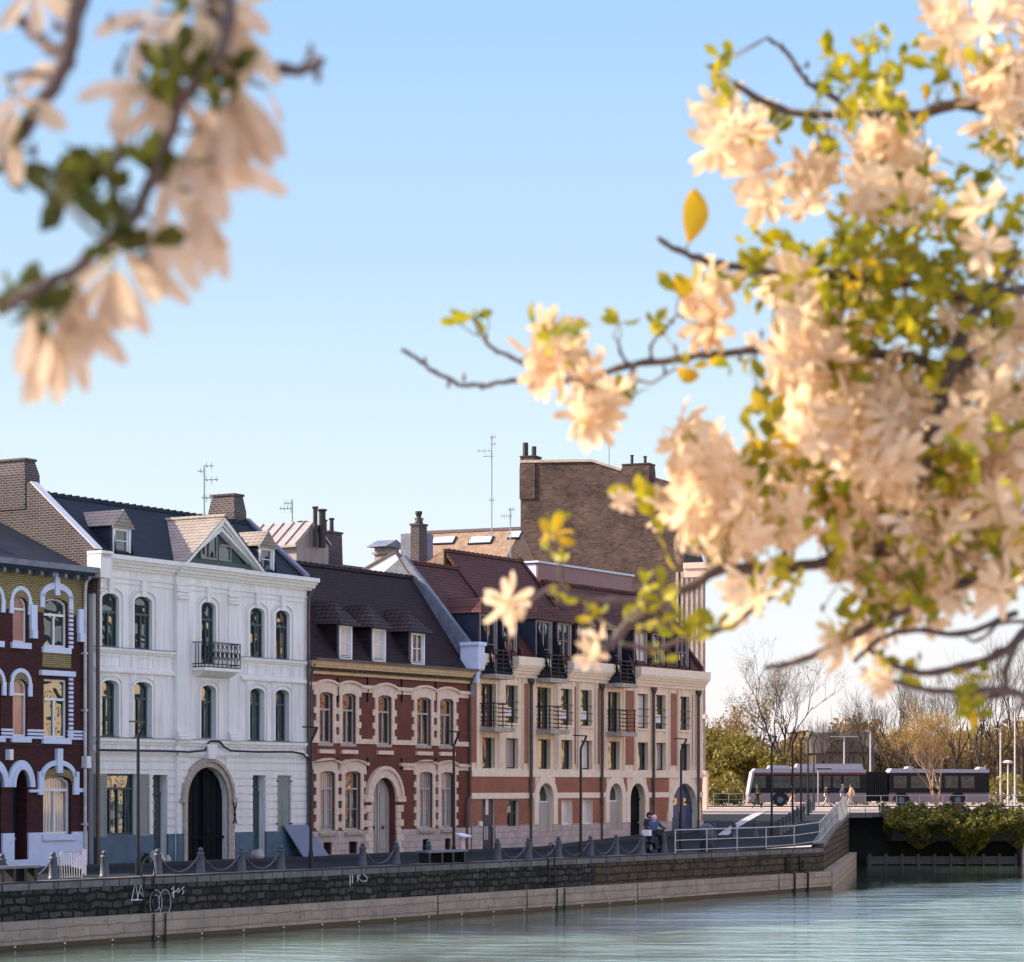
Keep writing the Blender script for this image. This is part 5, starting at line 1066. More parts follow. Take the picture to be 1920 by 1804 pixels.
# ------------------------------------------------------------------ people
skin = plain('skin', (.55,.33,.24), .6, var=.05)
def skel(name, V, E, rad, mat, parent, root=0):
    me = bpy.data.meshes.new(name); me.from_pydata([tuple(v) for v in V], E, []); o = link(bpy.data.objects.new(name, me))
    if parent: o.parent = parent
    md = o.modifiers.new('skin', 'SKIN'); sv = me.skin_vertices[0].data
    for i, r_ in enumerate(rad): sv[i].radius = (r_, r_)
    sv[root].use_root = True; md.use_smooth_shade = True; o.modifiers.new('sub', 'SUBSURF').levels = 1; o.modifiers[-1].render_levels = 1
    me.materials.append(mat); return o
def person(loc, rz, pose, top, legs, hairc, label, top_name='jacket'):
    """pose: dict with l_hip..; joints in metres, x right, y forward, z up"""
    P = dict(pel=(0,0,.95), waist=(0,0,1.1), chest=(0,0,1.32), neck=(0,0,1.47), head=(0,.02,1.57), crown=(0,.02,1.67),
             sl=(-.18,0,1.41), el=(-.23,-.04,1.13), wl=(-.22,.08,.90), sr=(.18,0,1.41), er=(.23,-.04,1.13), wr=(.22,.08,.90),
             hl=(-.09,0,.92), kl=(-.1,.05,.5), al=(-.1,0,.08), tl=(-.1,.16,.03), hr=(.09,0,.92), kr=(.1,.05,.5), ar=(.1,0,.08), tr=(.1,.16,.03))
    P.update(pose); r = empty('person', loc, rz, label, 'person', None)
    K = list(P); I = {k: i for i, k in enumerate(K)}
    Rr = dict(pel=.13, waist=.12, chest=.14, neck=.055, head=.095, crown=.075, sl=.065, el=.045, wl=.028, sr=.065, er=.045, wr=.028, hl=.09, kl=.06, al=.042, tl=.03, hr=.09, kr=.06, ar=.042, tr=.03)
    E = [('pel','waist'),('waist','chest'),('chest','neck'),('neck','head'),('head','crown'),('chest','sl'),('sl','el'),('el','wl'),('chest','sr'),('sr','er'),('er','wr'),('pel','hl'),('hl','kl'),('kl','al'),('al','tl'),('pel','hr'),('hr','kr'),('kr','ar'),('ar','tr')]
    V = [Vector(P[k]) for k in K]; rad = [Rr[k] for k in K]; ed = [(I[a], I[b]) for a, b in E]
    for w_, e_, s in (('wl','el',-1),('wr','er',1)):      # palms, four fingers and a thumb
        d = (Vector(P[w_])-Vector(P[e_])).normalized(); pm = Vector(P[w_])+d*.07; V.append(pm); rad.append(.03); ip = len(V)-1; ed.append((I[w_], ip))
        sd = d.cross(Vector((1,0,0))); sd = sd.normalized() if sd.length > .1 else Vector((0,1,0))
        for k, ln in enumerate((.065,.075,.07,.055)):
            q = pm+sd*(.012*(k-1.5)*1.6)+d*ln*.5; V.append(q); rad.append(.009); V.append(q+d*ln*.4+Vector((-s*.02,0,0))); rad.append(.008); ed += [(ip, len(V)-2), (len(V)-2, len(V)-1)]
        V.append(pm+sd*.045-d*.01); rad.append(.01); V.append(pm+sd*.055+d*.03); rad.append(.009); ed += [(ip, len(V)-2), (len(V)-2, len(V)-1)]
    skel('body', V, ed, rad, skin, r)
    def sub(names, edges, rr, nm, mat): j = {k: i for i, k in enumerate(names)}; skel(nm, [P[k] for k in names], [(j[a], j[b]) for a, b in edges], rr, mat, r)
    sub(['chest','waist','pel','sl','el','wl','sr','er','wr'], [('pel','waist'),('waist','chest'),('chest','sl'),('sl','el'),('el','wl'),('chest','sr'),('sr','er'),('er','wr')], [.17,.15,.16,.085,.065,.05,.085,.065,.05], top_name, top)
    sub(['pel','hl','kl','al','hr','kr','ar'], [('pel','hl'),('hl','kl'),('kl','al'),('pel','hr'),('hr','kr'),('kr','ar')], [.15,.11,.078,.06,.11,.078,.06], 'trousers', legs)
    for a, t in (('al','tl'),('ar','tr')): skel('shoe', [P[a], P[t]], [(0, 1)], [.055, .045], M['iron'], r)
    m = MB(); hd = Vector(P['head'])+Vector((0,-.03,.06)); m.ball(hd, .118, 8, 1.1); hh = m.build('hair', hairc, r, True)
    m = MB(); m.ball(Vector(P['head'])+Vector((0,.11,.0)), .02, 5); 
    for s in (-1, 1): m.ball(Vector(P['head'])+Vector((s*.035,.088,.03)), .012, 5)
    m.build('face', skin, r, True); return r
cl = lambda n, c: plain(n, c, .8, var=.15, scale=6)
navyc, purp, cream_t, blackc, bluec, whitec, tanc, hairb, hairl = cl('navy_cloth',(.02,.025,.06)), cl('purple_cloth',(.035,.02,.06)), cl('cream_trousers',(.65,.48,.38)), cl('black_cloth',(.012,.012,.018)), cl('blue_cloth',(.05,.07,.16)), cl('white_cloth',(.75,.68,.62)), cl('tan_cloth',(.4,.28,.2)), cl('dark_hair',(.02,.013,.01)), cl('fair_hair',(.35,.2,.1))
walk = dict(kl=(-.1,.22,.52), al=(-.1,.30,.12), tl=(-.1,.46,.08), kr=(.1,-.02,.5), ar=(.1,-.32,.14), tr=(.1,-.2,.04), el=(-.25,-.16,1.15), wl=(-.23,-.14,.92), er=(.25,.06,1.14), wr=(.22,.24,.98))
wide = dict(walk, al=(-.1,.42,.09), tl=(-.1,.56,.06))
def pp(px, py): p = gpt(px, py); return p
person(pp(1421,1516), R(90), walk, blackc, blackc, hairb, 'person in black walking past the front of the bus')
person(pp(1360,1509), R(-80), dict(walk, chest=(0,.12,1.28), neck=(0,.2,1.4), head=(0,.26,1.49), crown=(0,.27,1.58), sl=(-.18,.12,1.34), sr=(.18,.12,1.34)), whitec, cream_t, hairl, 'person in white running left of the bus')
person(pp(1487,1515), R(80), walk, blackc, cream_t, hairb, 'person in black top and pale trousers by the second ramp lamp post')
person(pp(1549,1513), R(-80), wide, navyc, cream_t, hairb, 'person in navy jacket striding in cream trousers in front of the bus')
person(pp(1580,1513), R(-90), walk, bluec, whitec, hairl, 'person with dark jacket and white trousers left of the ramp railing end')
person(pp(1596,1514), R(100), walk, tanc, tanc, hairb, 'person in tan clothes nearest the top of the ramp railing')
rp0 = QL.P(QL.T(1229, 1.3), 1.3, 0)
person(QL.P(QL.T(1217, 2.1), 2.1, 0), R(-150), dict(er=(.27,.05,1.15), wr=(.2,.25,1.1)), purp, blackc, hairb, 'standing person in dark purple jacket behind the scooter rider')
# scooter with rider
sc = empty('scooter', rp0, QL.rz+R(8), 'dark scooter stopped among the bollards in front of the arched black door', 'scooter')
class SC: e = sc
for x in (-.62, .62):
    o = part(SC, 'wheel', 'iron', lambda m: m.tube([(x, -.06, .25), (x, .06, .25)], .25, 18)); part(SC, 'rim', 'steel', lambda m: m.tube([(x, -.065, .25), (x, .065, .25)], .13, 12), o)
part(SC, 'body', 'navy', lambda m: (m.prism([(-.9,.5),(-.75,.72),(-.1,.72),(-.02,.35),(.28,.3),(.3,.22),(-.3,.2),(-.45,.42)], 'y', -.15, .15)))
part(SC, 'front_shield', 'navy', lambda m: m.prism([(.28,.25),(.36,.25),(.55,1.0),(.62,.6),(.82,.52),(.8,.46),(.55,.5),(.46,1.0)], 'y', -.17, .17))
part(SC, 'seat', 'iron', lambda m: m.prism([(-.85,.725),(-.8,.82),(-.4,.84),(-.05,.78),(-.06,.725)], 'y', -.13, .13))
part(SC, 'handlebar', 'iron', lambda m: (m.tube([(.42,-.32,1.04),(.48,-.1,1.0),(.48,.1,1.0),(.42,.32,1.04)], .02, 6), m.tube([(.48,0,1.0),(.6,0,.35)], .035, 6)))
part(SC, 'headlight', 'paper', lambda m: m.ball((.6,0,.93), .07, 7)); part(SC, 'top_box', 'whitewood', lambda m: m.box(-1.12, -.82, -.16, .16, .76, 1.02))
rz_ = QL.rz+R(8)-R(90)
person(rp0, rz_, dict(pel=(0,-.3,.88), waist=(0,-.27,1.02), chest=(0,-.18,1.22), neck=(0,-.14,1.36), head=(0,-.10,1.46), crown=(0,-.10,1.56), sl=(-.18,-.16,1.31), sr=(.18,-.16,1.31), el=(-.26,.08,1.12), er=(.26,.08,1.12), wl=(-.29,.36,1.08), wr=(.29,.36,1.08),
    hl=(-.1,-.28,.86), kl=(-.2,.12,.72), al=(-.26,.08,.10), tl=(-.26,.22,.04), hr=(.1,-.28,.86), kr=(.2,.12,.72), ar=(.16,.18,.30), tr=(.16,.32,.27)), bluec, blackc, plain('helmet', (.6,.5,.5), .3), 'person in blue jacket and pale helmet seated on the scooter')
# traffic light
tl = empty('traffic_light', gpt(1346, 1508)+Vector((0,1,0)), 0, 'traffic light showing green beside the tall building corner', 'traffic light')
m = MB(); m.tube([(0,0,0),(0,0,3.6)], .06, 8); m.build('pole', M['iron'], tl); m = MB(); m.box(-.15,.15,-.15,.1,1.9,2.75); m.build('housing', M['iron'], tl)
gm, nt, bb = newmat('green_lamp'); bb.inputs['Emission Color'].default_value = (.03,.9,.35,1); bb.inputs['Emission Strength'].default_value = 1.2; bb.inputs['Base Color'].default_value = (.02,.5,.2,1)
m = MB(); m.tube([(0,-.155,2.05),(0,-.19,2.05)], .13, 12); m.build('green_lens', gm, tl)
def pale_lamp(px, Y, ztop, kind, label):
    x = (px-CX)/F*Y; r = empty('pale_lamp_post', (x, Y, 1.3), 0, label, 'lamp post', 'pale posts beyond the bus'); zt = CZ+(HY-ztop)/F*Y-1.3
    m = MB(); m.tube([(0,0,0),(0,0,zt)], [.09,.06], 8); m.build('pole', M['paintpipe'], r); m = MB()
    if kind == 0: m.bar((-1.2,0,zt),(1.2,0,zt),.12,.06)
    elif kind == 1: m.lathe([(.05,0),(.45,.1),(.3,.25),(.05,.3)], (0,0,zt), 12)
    else: m.bar((0,0,zt),(-.5,0,zt+.1),.1)
    m.build('lamp_head', M['paintpipe'], r)
pale_lamp(1583, 222, 1381, 0, 'pale twin armed lamp post behind the middle of the bus'); pale_lamp(1632, 240, 1372, 2, 'slim pale lamp post right of the grey roof'); pale_lamp(1890, 212, 1432, 1, 'short pale lamp post with flat cap at the right'); pale_lamp(1876, 216, 1368, 2, 'tall pale lamp post right of the bus'); pale_lamp(1903, 215, 1330, 2, 'tallest pale lamp post near the right edge')
sp = empty('bus_stop_post', ((1534-CX)/F*196, 196, 1.31), 0, 'pale bus stop post with flat dark canopy arm in front of the bus', 'sign'); m = MB(); m.tube([(0,0,0),(0,0,2.9)], .06, 8); m.build('pole', M['steel'], sp); m = MB(); m.box(-.1,1.0,-.2,.2,2.85,2.95); m.build('canopy', M['iron'], sp)
# far house with arched dormer behind the bus
fh = empty('far_house', ((1530-CX)/F*300, 300, 1.3), 0, 'dim grey brown house roof behind the bus between the bare trees', 'house')
class FH: e = fh
fz = lambda p: CZ+(HY-p)/F*300-1.3; fw_ = 110/F*300
part(FH, 'wall', plain('dim_render', (.07,.052,.04)), lambda m: m.box(0, fw_, 0, 8, 0, fz(1410))); part(FH, 'roof', plain('dim_tiles', (.06,.048,.042), .9), lambda m: m.prism([(-.3, fz(1412)), (4, fz(1372)), (8.3, fz(1412))], 'x', -.4, fw_+.4))
part(FH, 'dormer', plain('dim_dormer', (.09,.07,.06), .9), lambda m: m.prism([(1.0,fz(1410)),(6.0,fz(1410)),(5.2,fz(1390)),(3.5,fz(1382)),(1.8,fz(1390))], 'y', -.3, 4))
# ------------------------------------------------------------------ trees, shrubs and ivy
bark = plain('bark', (.038,.026,.018), .9, var=.4, scale=3); bark2 = plain('pale_bark', (.36,.24,.16), .9, var=.3, scale=3)
gold = leafy('golden_leaf', [(.20,.13,.03),(.42,.28,.07),(.30,.20,.05)], .4); olive = leafy('olive_leaf', [(.08,.075,.014),(.27,.22,.04),(.15,.13,.025)], .35, scale=1); brownl = leafy('brown_leaf', [(.13,.085,.03),(.32,.21,.07),(.20,.13,.05)], .4, scale=1)
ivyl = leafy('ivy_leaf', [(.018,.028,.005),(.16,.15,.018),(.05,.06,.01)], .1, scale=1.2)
def twigs(mb, lf, rnd, p, d, ln, r, lev, sides, spread, up, leafn, lsz, kids=3):
    pts = [p]; q = p.copy(); dd = d.copy(); n = 3
    for i in range(n):
        dd = (dd+Vector((rnd.uniform(-1,1), rnd.uniform(-1,1), rnd.uniform(-.5,1)*up))*.22).normalized(); q = q+dd*ln/n; pts.append(q.copy())
    mb.tube(pts, [r, r*.85, r*.7, r*.5], sides, caps=False)
    if lev == 0:
        for k in range(leafn):
            c = pts[rnd.randint(1, 3)]+Vector((rnd.uniform(-1,1), rnd.uniform(-1,1), rnd.uniform(-1,1)))*lsz*2.2; leafquad(lf, rnd, c, lsz*rnd.uniform(.6,1.3))
        return
    for k in range(kids):
        a = rnd.uniform(.35, 1); o = pts[1].lerp(pts[3], a) if a < 1 else pts[3]; nd = (dd+Vector((rnd.uniform(-1,1), rnd.uniform(-1,1), rnd.uniform(-.25,.9)*up))*spread).normalized()
        twigs(mb, lf, rnd, o, nd, ln*rnd.uniform(.6,.85), r*.52, lev-1, max(3, sides-1), spread, up, leafn, lsz, kids)
def leafquad(lf, rnd, c, s):
    a = Vector((rnd.gauss(0,1), rnd.gauss(0,1), rnd.gauss(0,1))).normalized(); b = a.orthogonal().normalized(); b = (b*cos(rnd.random()*6)+a.cross(b)*sin(rnd.random()*6)).normalized(); c2 = a.cross(b)
    lf.add([c-b*s, c+c2*s*.55, c+b*s, c-c2*s*.55], [(0,1,2,3)])
def tree(px, Y, h_, seed, label, leaf=None, leafn=0, lsz=.12, levels=5, stems=1, spread=.75, up=1, bm=None, tr=.22, name='bare_tree', kids=3, z=1.3, tfrac=.28, base=None):
    rnd = random.Random(seed); x = (px-CX)/F*Y; r = empty(name, (x, Y, z), 0, label, 'tree', 'trees beyond the quay')
    tb_ = MB(); tw_ = MB(); lf = MB()
    for s in range(stems):
        d = Vector((rnd.uniform(-.25,.25)*(stems > 1), rnd.uniform(-.2,.2)*(stems > 1), 1)).normalized(); top = d*h_*tfrac
        pts = [Vector((s*.2,0,-.2)), top*.5+Vector((rnd.uniform(-.1,.1),0,0)), top]; tb_.tube(pts, [tr, tr*.8, tr*.65], 7)
        for k in range(4 if stems == 1 else 3):
            a = 2*pi*k/4+rnd.random(); nd = (Vector((cos(a)*spread*.8, sin(a)*spread*.8, .9))).normalized() if k else Vector((.05,0,1)); twigs(tw_, lf, rnd, top, nd, h_*.30*rnd.uniform(.8,1.1), tr*.5, levels-1, 5, spread, up, leafn, lsz, kids)
    bm = bm or bark; tb_.build('trunk', bm, r); tw_.build('crown', bm, r)
    if lf.v: lf.build('foliage', leaf, r)
tree(1470, 228, 13.4, 4, 'broad bare tree left of the bus roof, tallest on that side', brownl, 1, .055, 7, tr=.26, kids=3, spread=.8)
tree(1405, 236, 9.5, 6, 'smaller bare tree just left of the broad one', brownl, 1, .14, 6, tr=.2)
tree(1350, 232, 8.2, 8, 'olive bushy tree beside the tall building corner', olive, 9, .2, 5, spread=.9, name='bushy_tree', tfrac=.12)
tree(1378, 224, 6.8, 9, 'low olive bush tree behind the running person', olive, 10, .2, 5, spread=1.0, name='bushy_tree', tfrac=.1)
tree(1420, 222, 6.5, 19, 'low olive bush tree behind the front of the bus', olive, 8, .2, 5, spread=1.0, name='bushy_tree', tfrac=.1)
for i, (px, Y, h_, lb) in enumerate(((1552,270,9.5,'low bare tree in front of the grey roof'),(1596,268,9,'low bare tree at the right end of the grey roof'),(1622,262,11,'first tall slender bare tree right of the grey roof'),(1668,255,12.5,'second tall slender bare tree right of the grey roof'),(1706,262,13,'third tall slender bare tree right of the grey roof'),(1748,256,12.5,'tall bare tree directly above the golden sapling'),(1792,262,13.5,'first bare tree right of the golden sapling'),(1836,250,13.5,'second bare tree right of the golden sapling'),(1872,258,15,'tall bare tree beside the tall pale posts'),(1918,240,16,'tallest bare tree at the right edge'))):
    tree(px, Y, h_*.9, 30+i, lb, brownl, 0, .1, 6, spread=.5, up=1.3, tr=.22, tfrac=.3)
tree(1752, 159.5, 6.6, 52, 'small golden budding tree on the bank in front of the bus', gold, 4, .05, 6, stems=3, spread=.8, bm=bark2, tr=.09, name='golden_sapling', tfrac=.2)
def mass(name, x0, x1, Y, dep, hf, n, sz, mat, label=None, cat=None, kind=None, seed=1, zb=1.3):
    rnd = random.Random(seed); m = MB()
    for i in range(n):
        x = rnd.uniform(x0, x1); ht = hf(x)*(rnd.random()**.6); c = Vector((x, Y+rnd.uniform(0, dep), zb+ht)); leafquad(m, rnd, c, sz*rnd.uniform(.5,1.4))
    o = m.build(name, mat); tag(o, label, cat, None, kind); return o
hf = lambda x: 8.0+1.2*sin(x*.33)+.8*sin(x*.9+1)+.6*sin(x*2.3)
def twmass():
    rnd = random.Random(77); m = MB()
    for i in range(2600):
        x = rnd.uniform(18, 78); Y = 305+rnd.uniform(0, 25); ht = (hf(x)+1.2)*rnd.uniform(.5, 1.05); p = Vector((x, Y, 1.3+ht*rnd.uniform(.1,.5))); q = Vector((x+rnd.uniform(-1,1), Y, 1.3+ht)); m.tube([p, (p+q)/2+Vector((rnd.uniform(-.3,.3),0,0)), q], [.06,.04,.02], 3, caps=False)
    return m
tag(twmass().build('far_wood_twigs', bark), kind='stuff')
mass('far_wood', 15, 80, 308, 24, hf, 26000, .34, brownl, kind='stuff', seed=5)
mass('far_undergrowth', 15, 66, 216, 4, lambda x: 1.9+.7*sin(x*.8)+.4*sin(x*2.1), 9000, .2, olive, kind='stuff', seed=6)
mass('low_shrubs', (1334-CX)/F*200, (1402-CX)/F*200, 204.5, 1.5, lambda x: 1.3+.3*sin(x*4), 1500, .12, olive, 'low olive shrubs behind the short pale railing', 'shrub', seed=8)
def ivy():
    rnd = random.Random(12); m = MB(); x0, x1 = 22.5, 30.9
    for i in range(24000):
        x = rnd.uniform(x0, x1); f = (x-x0)/(x1-x0); k = min(1, f*4); a = rnd.random()
        lump = .22*sin(x*2.6+a*5)+.16*sin(x*5.3-a*9)+.12*sin(x*9+a*14)
        ye, zt = 153.6-.3*k, .55+.35*(1-k)+.25*sin(x*1.3)      # the brow, where the slope turns to hang
        if rnd.random() < .55: y = 157.3+(ye-157.3)*a; z = 1.5+(zt-1.5)*a**1.5+lump*.8+rnd.uniform(-.12,.16)
        else: y = ye+1.5*a**.7-lump*.5; z = zt-a*(.5+.7*k+.3*sin(x*2.1))+rnd.uniform(-.15,.1)
        leafquad(m, rnd, Vector((x, y, z)), .085*rnd.uniform(.6,1.6))
    return m
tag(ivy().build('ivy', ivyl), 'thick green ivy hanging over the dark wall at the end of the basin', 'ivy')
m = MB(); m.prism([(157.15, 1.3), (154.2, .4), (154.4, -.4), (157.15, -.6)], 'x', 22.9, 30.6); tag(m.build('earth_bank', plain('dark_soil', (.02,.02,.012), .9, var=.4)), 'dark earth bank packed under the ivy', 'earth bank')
# ------------------------------------------------------------------ houses across the basin (out of frame, mirrored in the windows and the water)
def opp(y0, y1, h_, mat, label, seed):
    r = empty('opposite_house', (50, y0, 1.3), 0, label, 'house'); W_ = y1-y0; rnd = random.Random(seed); hs = []
    n = int(W_/3)
    for f in range(int(h_/3.2)):
        for k in range(n): hs.append((.9+k*W_/n, .9+k*W_/n+1.2, .9+f*3.2, 2.9+f*3.2))
    m = MB()
    for a, b, c, d in grid_cells(0, W_, 0, h_, hs): m.quad((0,a,c),(0,b,c),(0,b,d),(0,a,d))
    m.box(.01, 9, 0, W_, h_-.02, h_); m.quad((0,0,0),(9,0,0),(9,0,h_),(0,0,h_)); m.quad((0,W_,0),(9,W_,0),(9,W_,h_),(0,W_,h_)); m.build('wall', mat, r)
    for a, b, c, d in hs: m = MB(); m.quad((.15,a,c),(.15,b,c),(.15,b,d),(.15,a,d)); m.build('window', M['glass'], r)
    m = MB(); m.prism([(-.3, h_), (4.5, h_+3.4), (9.3, h_)], 'y', 0, W_); m.build('roof', M['slate'], r)
ocr = plain('sunny_ochre', (.72,.52,.30), .8, var=.15); ocw = plain('sunny_cream', (.75,.62,.44), .8, var=.12); obr = plain('sunny_brick', (.36,.16,.09), .8, var=.2)
for i, (a, b, h_, mt, lb) in enumerate(((52,78,9.5,ocw,'cream house across the basin, nearest the camera'),(78,98,12,ocr,'ochre house across the basin mirrored in the white house windows'),(100,122,9,ocw,'low cream house across the basin'),(122,140,12.5,obr,'red brick house across the basin'),(142,170,10,ocr,'ochre house farthest along the other side of the basin'))): opp(a, b, h_, mt, lb, i)
# ------------------------------------------------------------------ the flowering magnolias in front of the camera
petal = leafy('magnolia_petal', [(.80,.63,.43),(.90,.78,.58),(.70,.53,.37)], .45, .55, scale=14)
mleaf = leafy('magnolia_leaf', [(.10,.15,.012),(.50,.44,.02),(.18,.22,.015),(.66,.44,.02)], .5, .4, scale=9)
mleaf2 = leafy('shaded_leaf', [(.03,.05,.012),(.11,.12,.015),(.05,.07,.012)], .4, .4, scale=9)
mbark = plain('magnolia_bark', (.13,.095,.085), .8, var=.35, scale=30, bump=.5, bscale=90)
petal2 = leafy('shaded_petal', [(.66,.51,.35),(.78,.65,.48),(.56,.42,.29)], .45, .55, scale=14)  # near tree's petals: colour darkened and browned to stand for backlit shade
amber = leafy('amber_leaf', [(.50,.40,.02),(.72,.42,.02)], .55, .4, scale=12)
mtwig = plain('green_twig', (.16,.14,.06), .7)
mbud = plain('magnolia_bud', (.16,.11,.07), .8, var=.3, scale=60)
def petal_geo(m, o, d, side, L_, wd, droop, cup):
    """one strap shaped petal: five rows, slightly cupped, bending with droop"""
    d = d.normalized(); s = (side-d*side.dot(d)).normalized(); up = s.cross(d); rows = []
    prof = ((0,.28),(.25,.62),(.55,1.0),(.82,.88),(1.0,.34)); p = o.copy(); dd = d.copy(); last = 0
    for t, w_ in prof:
        p = p+dd*L_*(t-last); last = t; dd = (dd+Vector((0,0,-droop))+up*.05).normalized()
        rows.append([p-s*wd*w_*.5+up*cup*w_, p, p+s*wd*w_*.5+up*cup*w_])
    vs = [q for r_ in rows for q in r_]; fs = []
    for i in range(4):
        for k in range(2): fs.append((i*3+k, i*3+k+1, (i+1)*3+k+1, (i+1)*3+k))
    m.add(vs, fs)
def flower_mesh(seed, n=11, L_=.052, droop=.25, openn=1.0):
    rnd = random.Random(seed); m = MB()
    for k in range(n):
        a = 2*pi*k/n+rnd.uniform(-.25,.25); el = rnd.uniform(-.15, .75)*openn; d = Vector((cos(a)*cos(el), sin(a)*cos(el), sin(el)))
        petal_geo(m, d*.004, d, Vector((-sin(a), cos(a), rnd.uniform(-.5,.5))), L_*rnd.uniform(.8,1.15), rnd.uniform(.016,.021), droop*rnd.uniform(.3,1.6), rnd.uniform(-.003,.004))
    me = bpy.data.meshes.new('blossom'); me.from_pydata([tuple(v) for v in m.v], [], m.f); me.materials.append(petal); me.polygons.foreach_set('use_smooth', [True]*len(me.polygons)); return me
def vary(m):      # every blossom a little different: creamier, browner or paler
    nt = m.node_tree; L = nt.links; oi = N(nt, 'ShaderNodeObjectInfo'); r = ramp(nt, [(.0,(.82,.76,.66)), (.5,(1,.98,.93)), (1.0,(1,.90,.78))]); L.new(oi.outputs['Random'], r.inputs[0])
    for tgt in (nt.nodes['Principled BSDF'].inputs['Base Color'], [n for n in nt.nodes if n.type == 'BSDF_TRANSLUCENT'][0].inputs[0]):
        src = tgt.links[0].from_socket; mx = N(nt, 'ShaderNodeMix'); mx.data_type = 'RGBA'; mx.blend_type = 'MULTIPLY'; mx.inputs[0].default_value = 1; L.new(src, mx.inputs[6]); L.new(r.outputs[0], mx.inputs[7]); L.new(mx.outputs[2], tgt)
vary(petal)
FM = [flower_mesh(i, 9+i % 4, .050+.004*(i % 3), .12+.1*(i % 3), .8+.3*(i % 2)) for i in range(7)]
def leaf_geo(m, rnd, o, L_):
    d = Vector((rnd.gauss(0,1), rnd.gauss(0,1), rnd.gauss(.5,1))).normalized(); s = d.orthogonal().normalized(); a = rnd.uniform(0, 6); s = s*cos(a)+d.cross(s)*sin(a); up = s.cross(d)
    w_ = L_*.24; q = [o, o+d*L_*.35-s*w_*.8+up*.1*L_, o+d*L_*.7-s*w_+up*.05*L_, o+d*L_-up*.12*L_, o+d*L_*.7+s*w_+up*.05*L_, o+d*L_*.35+s*w_*.8+up*.1*L_, o+d*L_*.35, o+d*L_*.7]
    m.add(q, [(0,1,6),(1,2,7,6),(2,3,7),(3,4,7),(4,5,6,7),(5,0,6)])
class Mag:
    def __init__(s, base, label):
        s.r = empty('magnolia_tree', base, 0, label, 'magnolia'); s.b = Vector(base); s.lf = MB(); s.buds = MB(); s.n = 0; s.rest = MB(); s.rnd = random.Random(7); s.bp = []; s.st = MB()
    def branch(s, pts, r0, r1, n=8):
        """pts: (px, py, Y) or world Vectors"""
        P_ = [(p if isinstance(p, Vector) else px2(*p))-s.b for p in pts]; Q = []
        for i in range(len(P_)-1):       # smooth the run and roughen it a little with knuckles
            a, b_, c_, d_ = P_[max(i-1,0)], P_[i], P_[i+1], P_[min(i+2,len(P_)-1)]
            for k in range(4):
                t = k/4; Q.append(.5*((2*b_)+(c_-a)*t+(2*a-5*b_+4*c_-d_)*t*t+(3*b_-a-3*c_+d_)*t**3))
        Q.append(P_[-1]); m = MB(); N_ = len(Q); sc = Q[0].length*0+1
        Q = [q+Vector((s.rnd.uniform(-1,1), s.rnd.uniform(-1,1), s.rnd.uniform(-1,1)))*min(r0, .004)*.6 for q in Q]
        s.bp += Q; r0 = min(r0, .0125) if r0 < .0205 else r0; r1 *= 1.25
        rad = [(r0+(r1-r0)*i/(N_-1))*(1+.22*(i % 3 == 1)) for i in range(N_)]; m.tube(Q, rad, n); m.build('branch', mbark, s.r, True)
        return [q+s.b for q in Q]
    def twig(s, o, d, L_, r_=.0014):
        o = o-s.b; m = s.buds; e_ = o+d*L_; m.tube([o, o+d*L_*.5+Vector((0,0,.004)), e_], [r_, r_*.8, r_*.7], 5); m.lathe([(.001,-.004),(.0035,.0),(.003,.006),(.0006,.013)], tuple(e_), 6)
    def stem(s, p, r_=.0011, mx=.13):
        q = min(s.bp, key=lambda v: (v-p).length_squared)
        if (q-p).length > mx: return
        mid = (q+p)/2+Vector((s.rnd.uniform(-1,1), s.rnd.uniform(-1,1), s.rnd.uniform(-1,.2)))*(q-p).length*.18; s.st.tube([q, mid, p], [r_*1.5, r_*1.2, r_], 5)
    def blossom(s, px, py, Y, sc=1, tilt=None):
        rnd = s.rnd; p = px2(px, py, Y)-s.b; s.stem(p, .0013)
        t = tilt or (rnd.uniform(.9, 2.6), rnd.uniform(-.5,.5), rnd.uniform(0, 6.28)); me = FM[rnd.randrange(7)]
        if s.n < 98:
            o = link(bpy.data.objects.new('blossom', me)); o.parent = s.r; o.location = p; o.rotation_euler = t; o.scale = (sc,)*3; s.n += 1
        else:
            from mathutils import Euler
            R3 = Euler(t).to_matrix()*sc; s.rest.add([R3 @ v.co+p for v in me.vertices], [tuple(q.vertices) for q in me.polygons])
    def cluster(s, px, py, Y, rad, nf, nl=0, sc=1, dY=.22):
        rnd = s.rnd
        for k in range(nf):
            a, q = rnd.uniform(0, 6.28), rad*sqrt(rnd.random()); s.blossom(px+cos(a)*q, py+sin(a)*q, Y+rnd.uniform(-dY, dY), sc*rnd.uniform(.8,1.15))
        s.leaves(px, py, Y, rad, nl)
    def leaves(s, px, py, Y, rad, nl, L_=.040, dY=.2, k3=3):
        rnd = s.rnd
        for k in range(max(1, round(nl*.5)) if nl else 0):
            a, q = rnd.uniform(0, 6.28), rad*sqrt(rnd.random()); o = px2(px+cos(a)*q, py+sin(a)*q, Y+rnd.uniform(-dY, dY))-s.b; s.stem(o)
            for j in range(rnd.randint(2, k3+1)): leaf_geo(s.lf, rnd, o, L_*rnd.uniform(.5,1.35))
    def done(s):
        s.lf.build('leaves', s.lm, s.r, True); tag(s.st.build('twigs', mtwig, s.r, True), kind='stuff'); tag(s.buds.build('buds', mbud, s.r, True), kind='stuff')
        if s.rest.v: tag(s.rest.build('blossom_mass', petal, s.r, True), kind='stuff')
